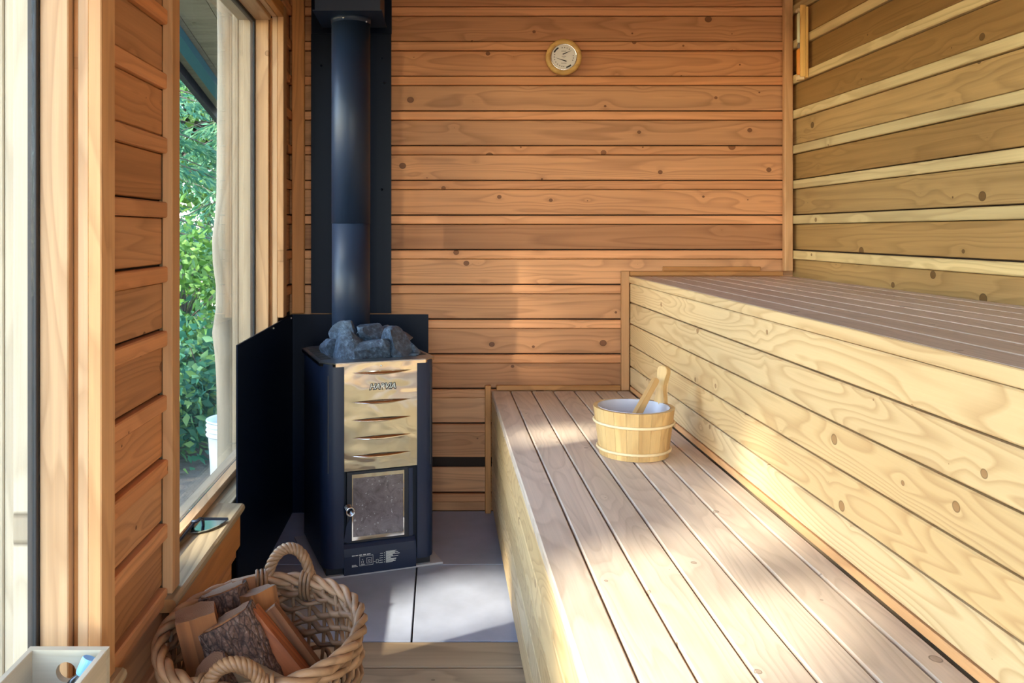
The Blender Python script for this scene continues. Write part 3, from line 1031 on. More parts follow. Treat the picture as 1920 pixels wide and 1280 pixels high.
dpart('scale_band', [arcpoly(0.040, 0.046, 120, 155)], M['print_black'])
dpart('scale_band', [arcpoly(0.040, 0.046, 283, 312)], M['print_black'])


def needle(x0, y0, x1, y1, w=0.0024):
    d = Vector((x1 - x0, y1 - y0)).normalized(); n_ = Vector((-d.y, d.x)) * w
    return [(x0 - d.x * 0.005 - n_.x, y0 - d.y * 0.005 - n_.y), (x1, y1), (x0 - d.x * 0.005 + n_.x, y0 - d.y * 0.005 + n_.y)]


dpart('needle', [needle(0.0, 0.013, 0.036, 0.028)], M['print_black'], 0.0178)
dpart('needle', [needle(0.006, -0.016, -0.036, -0.002)], M['print_black'], 0.0178)
ticks = [arcpoly(0.0365, 0.0405, a - 3, a + 3, 2) for a in (100, 85, 70, 55, 8, -6, -20, 165, 180, 195, 212, 228, 244, 258, 270)]
dpart('scale_numbers', ticks, M['print_grey'])['kind'] = 'stuff'
dpart('printed_words', [[(-0.010, 0.0225), (0.010, 0.0225), (0.010, 0.0245), (-0.010, 0.0245)], [(-0.009, 0.002), (0.009, 0.002), (0.009, 0.0035), (-0.009, 0.0035)],
                        [(-0.005, -0.003), (0.005, -0.003), (0.005, -0.0018), (-0.005, -0.0018)], [(-0.011, -0.026), (0.011, -0.026), (0.011, -0.024), (-0.011, -0.024)]], M['print_grey'])['kind'] = 'stuff'

# ------------------------------------------------------------------ sand timer on the right wall
tmx = XR - PROUD - 0.0035
tm = empty('sand_timer', (tmx, 3.215, 1.735))
tag(tm, 'wooden sauna sand timer mounted high on the right wall', 'sand timer')
bb = lambda nm, lo, hi, mat, bev=0.0015: board(nm, lo, hi, mat, tm, bev, local=True)
bb('back_plate', (-0.010, -0.022, 0.0), (0.0, 0.022, 0.275), M['pinering'])
bb('side_rail', (-0.030, -0.022, 0.004), (-0.0105, -0.013, 0.282), M['pinering'])
bb('end_block', (-0.034, -0.012, -0.006), (-0.0105, 0.016, 0.012), M['hoop'])
bb('end_block', (-0.034, -0.012, 0.258), (-0.0105, 0.016, 0.272), M['hoop'])
for nm, z0, z1, mt, r_ in (('upper_glass', 0.138, 0.257, 'glass_white', 0.0095), ('lower_glass', 0.014, 0.118, 'sand_orange', 0.0105)):
    bm = bmesh.new(); lathe_bm(bm, [(r_ * 0.6, z0), (r_, z0 + 0.006), (r_, z1 - 0.008), (r_ * 0.4, z1)], 16)
    o = finish(bm, nm, M[mt], tm, True); o.location = (-0.024, 0.004, 0)
bm = bmesh.new(); lathe_bm(bm, [(0.004, 0.117), (0.0075, 0.122), (0.0075, 0.134), (0.004, 0.139)], 12)
o = finish(bm, 'neck', M['print_grey'], tm, True); o.location = (-0.024, 0.004, 0)

# ------------------------------------------------------------------ bucket
BK = Vector((0.562, 2.40, Z1 + 0.001))
bk = empty('sauna_bucket', BK)
tag(bk, 'round wooden stave bucket with two pale hoops on the lower bench', 'bucket')
NSV = 20
BH, RB, RT = 0.137, 0.098, 0.1155
bm = bmesh.new()
da = 2 * math.pi / NSV
vs8 = []
for z_, ro in ((0.0, RB), (BH, RT)):
    for r_ in (ro - 0.012, ro):
        for s_ in (-1, 0, 1):
            a_ = s_ * (da / 2 - 0.003)
            vs8.append(bm.verts.new((r_ * math.cos(a_), r_ * math.sin(a_), z_)))
I0, O0, I1, O1 = vs8[0:3], vs8[3:6], vs8[6:9], vs8[9:12]
for i in range(2):
    bm.faces.new((O0[i], O0[i + 1], O1[i + 1], O1[i])); bm.faces.new((I0[i + 1], I0[i], I1[i], I1[i + 1]))
    bm.faces.new((I0[i], I0[i + 1], O0[i + 1], O0[i])); bm.faces.new((O1[i], O1[i + 1], I1[i + 1], I1[i]))
bm.faces.new((I0[0], O0[0], O1[0], I1[0])); bm.faces.new((O0[2], I0[2], I1[2], O1[2]))
# turn the mesh so that its local x is the grain (upright)
bmesh.ops.transform(bm, matrix=Matrix(((0, 0, 1, 0), (0, 1, 0, 0), (-1, 0, 0, 0), (0, 0, 0, 1))), verts=bm.verts[:])
bmesh.ops.recalc_face_normals(bm, faces=bm.faces[:])
sme = bpy.data.meshes.new('stave'); bm.to_mesh(sme); bm.free(); sme.materials.append(M['stave'])
back = Matrix(((0, 0, -1, 0), (0, 1, 0, 0), (1, 0, 0, 0), (0, 0, 0, 1)))
for i in range(NSV):
    o = link('stave', sme, bk)
    o.matrix_local = Matrix.Rotation(i * da + 0.06, 4, 'Z') @ back
bm = bmesh.new(); lathe_bm(bm, [(RB - 0.013, 0.004), (RB - 0.013, 0.014), ], 40)
finish(bm, 'bottom', M['stave'], bk)
bm = bmesh.new(); lathe_bm(bm, [(RB - 0.016, 0.016), (RB - 0.0135, 0.018), (RT - 0.0135, BH - 0.002), (RT - 0.0128, BH + 0.001), (RT - 0.015, BH - 0.001), (RB - 0.018, 0.02)], 48, True, True)
finish(bm, 'liner', M['liner'], bk, True)
for zh, rr in ((0.020, 0.0042), (0.096, 0.0042)):
    ro = RB + (RT - RB) * zh / BH + 0.0028
    bm = bmesh.new()
    tube_bm(bm, [Vector((ro * math.cos(a), ro * math.sin(a), zh)) for a in [2 * math.pi * i / 64 for i in range(64)]], rr, 8, True)
    finish(bm, 'hoop', M['hoop'], bk, True)
# the one tall shaped stave that is the handle
prof = [(-0.022, 0.0), (-0.021, 0.03), (-0.0125, 0.055), (-0.011, 0.075), (-0.015, 0.095), (-0.020, 0.112), (-0.019, 0.124), (-0.012, 0.131), (0.0, 0.133),
        (0.012, 0.131), (0.019, 0.124), (0.020, 0.112), (0.015, 0.095), (0.011, 0.075), (0.0125, 0.055), (0.021, 0.03), (0.022, 0.0)]
bm = bmesh.new()
prism_bm(bm, [(b, a) for a, b in prof], -0.009, 0.009, 'Z')
bmesh.ops.bevel(bm, geom=[e for e in bm.edges], offset=0.002, segments=1, affect='EDGES')
hs_ = finish(bm, 'handle_stave', M['stave'], bk)
ah = R(31)
hs_.matrix_local = Matrix.Translation((0.106 * math.cos(ah), 0.106 * math.sin(ah), 0.112)) @ Matrix.Rotation(ah, 4, 'Z') @ Matrix.Rotation(R(8), 4, 'Y') @ \
    Matrix(((0, 0, 1, 0), (0, 1, 0, 0), (1, 0, 0, 0), (0, 0, 0, 1)))

# ladle leaning in the bucket
ld = empty('ladle', BK + Vector((-0.03, -0.02, 0.022)))
tag(ld, 'wooden ladle standing in the bucket with its handle leaning out', 'ladle')
p0 = Vector((0.0, 0.0, 0.03)); p1 = Vector((0.108, 0.066, 0.186))
d_ = (p1 - p0); L_ = d_.length
bm = bmesh.new()
prism_bm(bm, [(0.0, -0.013), (L_ * 0.45, -0.010), (L_ * 0.75, -0.008), (L_ * 0.95, -0.010), (L_, -0.008), (L_, 0.008), (L_ * 0.95, 0.010), (L_ * 0.75, 0.009), (L_ * 0.45, 0.011), (0.0, 0.013)], -0.008, 0.008, 'Z')
bmesh.ops.bevel(bm, geom=bm.edges[:], offset=0.0015, segments=1, affect='EDGES')
hl = finish(bm, 'ladle_handle', M['ladle'], ld)
xx = d_.normalized(); zz_ = (Vector((0.5, -0.8, 0.2)) - xx * Vector((0.5, -0.8, 0.2)).dot(xx)).normalized(); yy_ = zz_.cross(xx)
hl.matrix_local = Matrix.Translation(p0) @ Matrix((xx, yy_, zz_)).transposed().to_4x4()
bm = bmesh.new(); lathe_bm(bm, [(0.018, 0.0), (0.030, 0.008), (0.036, 0.030), (0.033, 0.030), (0.027, 0.010), (0.016, 0.004)], 24)
o = finish(bm, 'ladle_bowl', M['ladle'], ld, True); o.location = (-0.012, -0.008, 0.0)

# ------------------------------------------------------------------ wicker basket
BC = Vector((-0.363, 1.700, 0.003))
bs = empty('wicker_basket', BC)
bs.scale = (0.975, 1.17, 1.0)
tag(bs, 'round woven wicker basket of firewood with two twisted handles', 'basket')
HB = 0.325
NST = 30


def brad(t):
    return 0.150 + 0.052 * math.sin(min(1, t) * math.pi * 0.62) / math.sin(math.pi * 0.5) - 0.004 * t


bm = bmesh.new(); lathe_bm(bm, [(0.142, 0.0), (0.147, 0.006), (0.142, 0.014)], 32)
finish(bm, 'base', M['wicker'], bs)
for i in range(NST):
    a = 2 * math.pi * i / NST
    pts = [Vector(((brad(t) + 0.0) * math.cos(a), brad(t) * math.sin(a), 0.01 + t * (HB - 0.02))) for t in [j / 7 for j in range(8)]]
    bm = bmesh.new(); tube_bm(bm, pts, 0.0045, 6)
    finish(bm, 'stake', M['wicker'], bs, True)
rows = 17
for r_ in range(rows):
    t = (r_ + 0.6) / rows
    z_ = 0.012 + t * (HB - 0.035)
    pts = []
    NP = NST * 4
    ph = (r_ % 2) * math.pi
    for i in range(NP):
        a = 2 * math.pi * i / NP
        wv = math.cos(NST / 2 * a + ph)
        rr = brad(t) + 0.0085 * wv
        pts.append(Vector((rr * math.cos(a), rr * math.sin(a), z_ + 0.0035 * math.sin(NST / 2 * a + ph + 0.6) + 0.002 * math.sin(3 * a + r_))))
    bm = bmesh.new(); tube_bm(bm, pts, [0.0062 + 0.0012 * math.sin(i * 0.37 + r_) for i in range(NP)], 6, True)
    finish(bm, 'weaver', M['wicker'], bs, True)


def rope(name, path, n, amp, rad, twists, closed=False):
    """n strands twisted around a path"""
    root_mesh = None
    N = len(path)
    bm = bmesh.new()
    for s_ in range(n):
        pts = []
        prev = None
        for i in range(N):
            a = path[i - 1] if (i > 0 or closed) else path[i]
            b = path[(i + 1) % N] if (i < N - 1 or closed) else path[i]
            t = (b - a).normalized()
            u = Vector((0, 0, 1)) if abs(t.z) < 0.8 else None
            if prev is None:
                u = t.orthogonal().normalized() if not closed else Vector((0, 0, 1))
            else:
                u = (prev - t * prev.dot(t)).normalized()
            if closed:
                u = (Vector((0, 0, 1)) - t * t.z).normalized()
            prev = u
            v = t.cross(u)
            ang = 2 * math.pi * (s_ / n + twists * i / (N if closed else N - 1))
            pts.append(path[i] + u * (amp * math.cos(ang)) + v * (amp * math.sin(ang)))
        tube_bm(bm, pts, rad, 6, closed)
    return finish(bm, name, M['wicker'], bs, True)


NR = 180
rope('rim_braid', [Vector((0.204 * math.cos(2 * math.pi * i / NR), 0.204 * math.sin(2 * math.pi * i / NR), HB - 0.002)) for i in range(NR)], 3, 0.0085, 0.0078, 9, True)
rope('rim_braid', [Vector((0.202 * math.cos(2 * math.pi * i / NR), 0.202 * math.sin(2 * math.pi * i / NR), HB - 0.026)) for i in range(NR)], 2, 0.0070, 0.0068, 8, True)
for s_ in (1, -1):
    path = []
    for i in range(61):
        t = i / 60
        a = math.pi * t
        xh = 0.052 * math.cos(a) + (0.01 if s_ > 0 else 0.0)
        zh = HB - 0.03 + (0.096 if s_ > 0 else 0.078) * math.sin(a) ** 0.75
        yh = s_ * (math.sqrt(0.204 ** 2 - xh ** 2) + (0.010 if s_ > 0 else 0.0) * math.sin(a))
        path.append(Vector((xh, yh, zh)))
    rope('handle', path, 4, 0.0075, 0.0062, 4.5)
    # wraps that bind the handle feet to the rim
    for e in (-1, 1):
        a0 = (math.pi / 2 if s_ > 0 else -math.pi / 2) - s_ * e * 0.275
        cc = Vector((0.204 * math.cos(a0), 0.204 * math.sin(a0), HB - 0.012))
        tdir = Vector((-math.sin(a0), math.cos(a0), 0)); rdir = Vector((math.cos(a0), math.sin(a0), 0))
        bm = bmesh.new()
        for j in range(3):
            ctr = cc + tdir * (0.010 * (j - 1))
            tube_bm(bm, [ctr + rdir * (0.020 * math.cos(q)) + Vector((0, 0, 0.032 * math.sin(q))) for q in [2 * math.pi * m_ / 20 for m_ in range(20)]], 0.0045, 6, True)
        finish(bm, 'handle_binding', M['wicker'], bs, True)

# ------------------------------------------------------------------ firewood
def log_piece(name, a, b, section, label, wood_mat, bark_edges=(), roll=0.0, seed=0, rough=0.004, bark_t=0.006, group='firewood in the basket'):
    """split log from a (lower end) to b (upper end); section is a polygon (y, z) in metres; edges listed in bark_edges carry bark"""
    a, b = Vector(a), Vector(b)
    d = b - a; L = d.length
    rs = random.Random(seed)
    n = len(section)
    NL = 10
    bm = bmesh.new()
    # resample edges
    ring = []; tagb = []
    for i in range(n):
        p, q = Vector(section[i]), Vector(section[(i + 1) % n])
        m_ = max(1, int((q - p).length / 0.012))
        for j in range(m_):
            ring.append(p.lerp(q, j / m_)); tagb.append(i in bark_edges)
    NRG = len(ring)
    rings = []
    offv = Vector((seed * 3.1, seed * 1.7, seed * 2.3))
    for li in range(NL + 1):
        x = -L / 2 + L * li / NL
        rw = []
        for p in ring:
            nn = mnoise.noise(Vector((x * 6, p.x * 40, p.y * 40)) + offv)
            s_ = 1 + rough * 8 * nn
            rw.append(bm.verts.new((x + (rs.uniform(-0.0015, 0.0015) if li in (0, NL) else 0), p.x * s_, p.y * s_)))
        rings.append(rw)
    for li in range(NL):
        for j in range(NRG):
            bm.faces.new((rings[li][j], rings[li][(j + 1) % NRG], rings[li + 1][(j + 1) % NRG], rings[li + 1][j]))
    f0 = bm.faces.new(rings[0][::-1]); f1 = bm.faces.new(rings[-1])
    f0.material_index = 1; f1.material_index = 1
    o = finish(bm, name, [wood_mat, M['endgrain']])
    X = d.normalized()
    up = Vector((0, 0, 1)) if abs(X.z) < 0.95 else Vector((0, 1, 0))
    Yv = up.cross(X).normalized(); Zv = X.cross(Yv)
    o.matrix_world = Matrix.Translation((a + b) / 2) @ Matrix((X, Yv, Zv)).transposed().to_4x4() @ Matrix.Rotation(roll, 4, 'X')
    tag(o, label, 'firewood', group)
    if bark_edges:
        bm = bmesh.new()
        idx = [j for j in range(NRG) if tagb[j]]
        # contiguous run
        start = next(j for j in idx if not tagb[j - 1]) if len(idx) < NRG else 0
        run = [(start + m_) % NRG for m_ in range(len(idx) + (1 if len(idx) < NRG else 0))]
        closed = len(idx) == NRG
        NB = 26
        inn, out = [], []
        for li in range(NB + 1):
            x = -L / 2 + 0.002 + (L - 0.004) * li / NB
            A, B = [], []
            fine = []
            for k_, j in enumerate(run):
                fine.append(ring[j])
                if k_ < len(run) - 1 or closed:
                    fine.append(ring[j].lerp(ring[run[(k_ + 1) % len(run)]], 0.5))
            for p in fine:
                r_ = p.length
                nn = mnoise.noise(Vector((x * 22, p.x * 70, p.y * 70)) + offv) + 0.6 * mnoise.noise(Vector((x * 60, p.x * 150, p.y * 150)) + offv)
                A.append(bm.verts.new((x, p.x * 1.005, p.y * 1.005)))
                k2 = (r_ + bark_t * (1.0 + 0.75 * nn)) / r_
                B.append(bm.verts.new((x, p.x * k2, p.y * k2)))
            inn.append(A); out.append(B)
        m_ = len(out[0])
        rngj = m_ if closed else m_ - 1
        for li in range(NB):
            for j in range(rngj):
                bm.faces.new((out[li][j], out[li][(j + 1) % m_], out[li + 1][(j + 1) % m_], out[li + 1][j]))
            if not closed:
                bm.faces.new((inn[li][0], out[li][0], out[li + 1][0], inn[li + 1][0]))
                bm.faces.new((inn[li][-1], inn[li + 1][-1], out[li + 1][-1], out[li][-1]))
        for li in (0, NB):
            for j in range(rngj):
                bm.faces.new((inn[li][j], inn[li][(j + 1) % m_], out[li][(j + 1) % m_], out[li][j]))
        bk_ = finish(bm, 'bark', M['bark'], o)
    return o


def wedge(w, h, arc=True):
    """quarter-split section: two flat faces and a rounded back"""
    return [(-w / 2, -h / 2), (w / 2, -h / 2), (w / 2, h * 0.15), (w * 0.30, h * 0.40), (0, h / 2), (-w * 0.32, h * 0.42), (-w / 2, h * 0.18)]


def roundsec(r, n=12):
    return [(r * math.cos(2 * math.pi * i / n), r * math.sin(2 * math.pi * i / n)) for i in range(n)]


log_piece('firewood_log', (-0.430, 1.690, 0.06), (-0.498, 1.672, 0.372), [(-0.038, -0.034), (0.038, -0.036), (0.042, 0.016), (0.016, 0.036), (-0.036, 0.032)],
          'thick dark split log at the left edge of the basket', M['splitwood'], (), 0.35, 1)
log_piece('firewood_log', (-0.395, 1.780, 0.08), (-0.480, 1.822, 0.352), wedge(0.090, 0.080), 'bark-covered log at the back of the basket beside the sill', M['splitwood'], (1, 2, 3, 4, 5, 6), -0.9, 2)
log_piece('firewood_log', (-0.395, 1.815, 0.06), (-0.452, 1.885, 0.350), [(-0.026, -0.020), (0.024, -0.024), (0.028, 0.016), (-0.020, 0.024)],
          'narrow pale split stick at the back of the basket', M['splitwood'], (), 0.5, 3)
log_piece('firewood_log', (-0.330, 1.770, 0.07), (-0.405, 1.815, 0.352), [(-0.034, -0.030), (0.030, -0.034), (0.040, 0.006), (0.010, 0.036), (-0.036, 0.024)],
          'upright split log with pale grey sawn end', M['splitwood'], (), 0.9, 4)
log_piece('firewood_log', (-0.300, 1.645, 0.10), (-0.436, 1.668, 0.360), wedge(0.100, 0.072), 'rough flaky bark-faced log slanting across the basket', M['splitwood'], (1, 2, 3, 4, 5, 6), -1.25, 5, bark_t=0.008)
log_piece('firewood_log', (-0.205, 1.660, 0.15), (-0.394, 1.700, 0.356), [(-0.022, -0.020), (0.022, -0.022), (0.024, 0.018), (-0.020, 0.022)],
          'reddish split stick lying on top of the firewood', M['splitred'], (), 0.35, 6)
log_piece('firewood_log', (-0.205, 1.720, 0.14), (-0.368, 1.750, 0.338), [(-0.020, -0.024), (0.020, -0.026), (0.024, 0.024), (-0.018, 0.024)],
          'brown split stick next to the reddish one on top of the firewood', M['splitwood'], (), 0.35, 7)
log_piece('firewood_log', (-0.350, 1.655, 0.16), (-0.443, 1.588, 0.305), roundsec(0.032), 'short round log showing its orange sawn end at the front', M['splitred'], tuple(range(12)), 0.0, 8, bark_t=0.004)
log_piece('firewood_log', (-0.255, 1.605, 0.215), (-0.405, 1.612, 0.285), wedge(0.045, 0.040), 'grey split piece behind the front handle of the basket', M['floorwood'], (), 2.9, 9)

# ------------------------------------------------------------------ crate and bottle on the first window's stool
CR0, CR1 = Vector((-0.675, 1.06, ZS + 0.001)), Vector((-0.544, 1.362, ZS + 0.117))
cr_ = empty('wooden_crate', ((CR0.x + CR1.x) / 2, (CR0.y + CR1.y) / 2, CR0.z))
tag(cr_, 'small open wooden caddy with a finger hole on the near window sill', 'crate')
board('side_panel', (CR0.x, CR0.y, CR0.z), (CR0.x + 0.010, CR1.y - 0.013, CR1.z), M['crate'], cr_, 0.001)
board('side_panel', (CR1.x - 0.010, CR0.y, CR0.z), (CR1.x, CR1.y - 0.013, CR1.z), M['crate'], cr_, 0.001)
board('bottom', (CR0.x + 0.0105, CR0.y + 0.0125, CR0.z), (CR1.x - 0.0105, CR1.y - 0.013, CR0.z + 0.008), M['crate'], cr_, 0.001)
for nm, y0, y1 in (('end_panel', CR1.y - 0.0125, CR1.y), ('end_panel', CR0.y, CR0.y + 0.012)):
    bm = bmesh.new()
    hc = ((CR0.x + CR1.x) / 2 - 0.001, CR0.z + 0.080); hr = 0.0165
    if nm == 'end_panel' and y0 < 1.2:
        x0_, x1_ = CR0.x + 0.0105, CR1.x - 0.0105
    else:
        x0_, x1_ = CR0.x, CR1.x
    n = 24
    circ = [(hc[0] + hr * math.cos(2 * math.pi * i / n), hc[1] + hr * math.sin(2 * math.pi * i / n)) for i in range(n)]
    sq = []
    for i in range(n):      # matching points on the rectangle
        c_, s_ = math.cos(2 * math.pi * i / n), math.sin(2 * math.pi * i / n)
        tx = ((x1_ - hc[0]) / c_ if c_ > 1e-6 else (x0_ - hc[0]) / c_ if c_ < -1e-6 else 1e9)
        tz = ((CR1.z - hc[1]) / s_ if s_ > 1e-6 else (CR0.z - hc[1]) / s_ if s_ < -1e-6 else 1e9)
        t = min(tx, tz)
        sq.append((hc[0] + c_ * t, hc[1] + s_ * t))
    # snap the nearest ones to the corners
    for cx_, cz_ in ((x0_, CR0.z), (x1_, CR0.z), (x0_, CR1.z), (x1_, CR1.z)):
        j = min(range(n), key=lambda q: (sq[q][0] - cx_) ** 2 + (sq[q][1] - cz_) ** 2)
        sq[j] = (cx_, cz_)
    Lc = cr_.location
    mk = lambda p, yv: bm.verts.new((p[0] - Lc.x, yv - Lc.y, p[1] - Lc.z))
    ca, cb_, sa, sb = [mk(p, y0) for p in circ], [mk(p, y1) for p in circ], [mk(p, y0) for p in sq], [mk(p, y1) for p in sq]
    for i in range(n):
        j = (i + 1) % n
        bm.faces.new((ca[i], ca[j], sa[j], sa[i])); bm.faces.new((cb_[i], sb[i], sb[j], cb_[j]))
        bm.faces.new((ca[i], cb_[i], cb_[j], ca[j])); bm.faces.new((sa[i], sa[j], sb[j], sb[i]))
    finish(bm, nm, M['crate'], cr_)
bt = empty('small_bottle', (-0.600, 1.306, ZS + 0.0115))
tag(bt, 'small dark bottle with light blue cap leaning inside the caddy', 'bottle')
tilt = Vector((0.351, 0.20, 0.902)).to_track_quat('Z', 'Y').to_matrix().to_4x4()
bm = bmesh.new(); lathe_bm(bm, [(0.016, 0.0), (0.018, 0.003), (0.018, 0.060), (0.015, 0.070), (0.009, 0.078), (0.009, 0.084)], 20)
o = finish(bm, 'bottle_body', M['bottle'], bt, True); o.matrix_local = Matrix.Translation((0, 0, 0.0075)) @ tilt
bm = bmesh.new(); lathe_bm(bm, [(0.011, 0.080), (0.0115, 0.083), (0.0115, 0.104), (0.0105, 0.106)], 20)
o = finish(bm, 'cap', M['bluecap'], bt); o.matrix_local = Matrix.Translation((0, 0, 0.0075)) @ tilt
bm = bmesh.new(); lathe_bm(bm, [(0.0184, 0.016), (0.0184, 0.050)], 20, False, False)
o = finish(bm, 'paper_label', M['print_white'], bt, True); o.matrix_local = Matrix.Translation((0, 0, 0.0075)) @ tilt

# ------------------------------------------------------------------ ash shovel on the second window's stool
shv = empty('ash_shovel', (-0.631, 2.205, ZS))
shv.scale = (1.0, 1.6, 1.0)
tag(shv, 'polished half-round ash shovel with black handle on the window sill', 'shovel')
bm = bmesh.new()
poly = [(0.046, 0.048), (-0.036, 0.048)] + [(-0.040 + 0.0, 0.0)]
pl = [(0.047, 0.050), (-0.042, 0.050), (-0.048, 0.030), (-0.046, -0.006), (-0.030, -0.014), (-0.008, -0.012), (0.014, 0.000), (0.032, 0.020)]
prism_bm(bm, pl, 0.004, 0.0065, 'Z')
finish(bm, 'blade', M['shovel'], shv)
bm = bmesh.new(); add_box(bm, (-0.036, 0.048, 0.004), (0.045, 0.051, 0.010))
finish(bm, 'blade_lip', M['iron'], shv)
bm = bmesh.new(); tube_bm(bm, [Vector((-0.031, 0.010, 0.016)), Vector((-0.033, -0.06, 0.012)), Vector((-0.036, -0.14, 0.006))], [0.0042, 0.0042, 0.0036], 8)
finish(bm, 'handle', M['iron'], shv, True)
bm = bmesh.new()
tube_bm(bm, [Vector((-0.036, 0.014, 0.008)), Vector((-0.034, 0.012, 0.020)), Vector((-0.024, 0.012, 0.021)), Vector((-0.014, 0.016, 0.026)), Vector((-0.010, 0.018, 0.022)), Vector((-0.009, 0.018, 0.0066))], 0.0042, 8)
finish(bm, 'bracket', M['iron'], shv, True)

# ------------------------------------------------------------------ outdoors
GZ = -0.36
bm = bmesh.new()
bmesh.ops.create_grid(bm, x_segments=60, y_segments=60, size=16)
for v in bm.verts:
    v.co.z = GZ - 0.05 * max(0, 1 - (abs(v.co.x) + 0) / 3) + 0.10 * mnoise.noise(Vector((v.co.x * 0.6, v.co.y * 0.6, 3)))
    if -0.9 < v.co.x < 1.9 and -1.8 < v.co.y < 3.9:
        v.co.z = min(v.co.z, GZ - 0.06)
ground = finish(bm, 'ground', M['soil'], None, True)
ground['kind'] = 'structure'

# roof with an overhanging rake
def roofz(y):
    return 2.17 - 0.2 * (y - 5.08)


roof = empty('roof', (0, 2, 0))
roof['kind'] = 'structure'


def sloped(nm, x0, x1, y0, y1, off, th, mat, parent):
    bm = bmesh.new()
    L = y1 - y0
    pts = [(x0, y0, roofz(y0) + off), (x1, y0, roofz(y0) + off), (x1, y1, roofz(y1) + off), (x0, y1, roofz(y1) + off)]
    lo_ = [bm.verts.new(Vector(p) - parent.location) for p in pts]
    hi_ = [bm.verts.new(Vector(p) - parent.location + Vector((0, 0, th))) for p in pts]
    for f in ((3, 2, 1, 0),):
        bm.faces.new([lo_[i] for i in f])
    bm.faces.new(hi_)
    for i in range(4):
        j = (i + 1) % 4
        bm.faces.new((lo_[i], lo_[j], hi_[j], hi_[i]))
    return finish(bm, nm, mat, parent)


sloped('roof_sheet', -1.62, 2.2, -1.5, 5.99, 0.03, 0.03, M['roof_edge'], roof)
x = -1.585
while x < 2.1:
    sloped('soffit_board', x, x + 0.186, -1.5, 5.95, 0.0, 0.022, M['exterior_wood'], roof)
    x += 0.190
sloped('teal_beam', -1.50, -1.43, -1.45, 5.95, -0.055, 0.053, M['teal_beam'], roof)
sloped('rake_fascia', -1.625, -1.590, -1.5, 6.02, -0.06, 0.12, M['roof_edge'], roof)


def log_post(name, x, y, z0, z1, r, label, seed):
    bm = bmesh.new()
    N, S = 30, 20
    rings = []
    L = z1 - z0
    for i in range(N + 1):
        t = i / N
        rw = []
        for j in range(S):
            a = 2 * math.pi * j / S
            rr = r * (1 + 0.10 * mnoise.noise(Vector((t * 7, math.cos(a) * 1.2, math.sin(a) * 1.2 + seed)))) * (1 - 0.08 * t)
            rr += 0.022 * math.exp(-((t - 0.52) / 0.045) ** 2) * max(0, math.cos(a - 3.4))
            rr += 0.020 * math.exp(-((t - 0.40) / 0.03) ** 2) * max(0, math.cos(a - 3.9))
            rw.append(bm.verts.new((-L / 2 + L * t, rr * math.cos(a), rr * math.sin(a))))
        rings.append(rw)
    for A, B in zip(rings, rings[1:]):
        for j in range(S):
            bm.faces.new((A[j], A[(j + 1) % S], B[(j + 1) % S], B[j]))
    bm.faces.new(rings[0][::-1]); bm.faces.new(rings[-1])
    o = finish(bm, name, M['logwood'], None, True)
    o.matrix_world = Matrix.Translation((x, y, (z0 + z1) / 2)) @ Matrix(((0, 1, 0, 0), (0, 0, 1, 0), (1, 0, 0, 0), (0, 0, 0, 1)))
    tag(o, label, 'post')
    return o


log_post('log_post', -0.880, 3.50, GZ - 0.1, roofz(3.50) - 0.01, 0.066, 'peeled knotty log post outside the window beside the stove', 1.0)
log_post('log_post', -0.960, 1.66, GZ - 0.1, roofz(1.64) - 0.01, 0.085, 'pale peeled log post outside the near window at the left edge', 5.0)

# white pail outdoors
pl_ = empty('plastic_pail', (-1.255, 5.0, GZ + 0.005))
tag(pl_, 'white plastic pail with ribbed rim standing outside the window', 'pail')
bm = bmesh.new(); lathe_bm(bm, [(0.125, 0.0), (0.128, 0.004), (0.143, 0.27), (0.145, 0.275), (0.145, 0.365), (0.135, 0.365), (0.118, 0.01)], 32)
finish(bm, 'pail_body', M['plastic_white'], pl_, True)
for zz in (0.278, 0.306, 0.334, 0.362):
    bm = bmesh.new()
    tube_bm(bm, [Vector((0.150 * math.cos(2 * math.pi * i / 32), 0.150 * math.sin(2 * math.pi * i / 32), zz)) for i in range(32)], 0.007, 6, True)
    finish(bm, 'rim_rib', M['plastic_white'], pl_, True)


def leaf_mesh(name, centers, dirs, sizes, mat, aspect=0.45):
    """folded diamond leaves, each an island of two triangles"""
    n = len(centers)
    centers = np.asarray(centers, dtype=np.float64); dirs = np.asarray(dirs, dtype=np.float64); sizes = np.asarray(sizes)[:, None]
    dirs /= (np.linalg.norm(dirs, axis=1, keepdims=True) + 1e-9)
    rv = rng.normal(size=(n, 3))
    side = np.cross(dirs, rv); side /= (np.linalg.norm(side, axis=1, keepdims=True) + 1e-9)
    up = np.cross(dirs, side)
    v0 = centers; v2 = centers + dirs * sizes
    mid = centers + dirs * sizes * 0.45
    v1 = mid + side * sizes * aspect * 0.5 + up * sizes * 0.08
    v3 = mid - side * sizes * aspect * 0.5 + up * sizes * 0.08
    verts = np.stack([v0, v1, v2, v3], axis=1).reshape(-1, 3)
    me = bpy.data.meshes.new(name)
    me.vertices.add(4 * n); me.vertices.foreach_set('co', verts.ravel())
    me.loops.add(6 * n)
    base = (np.arange(n) * 4)[:, None]
    li = (base + np.array([0, 1, 2, 0, 2, 3])[None, :]).ravel()
    me.loops.foreach_set('vertex_index', li.astype(np.int32))
    me.polygons.add(2 * n)
    me.polygons.foreach_set('loop_start', (np.arange(2 * n) * 3).astype(np.int32))
    me.polygons.foreach_set('loop_total', np.full(2 * n, 3, dtype=np.int32))
    me.update(calc_edges=True)
    me.validate()
    me.materials.append(mat)
    return me


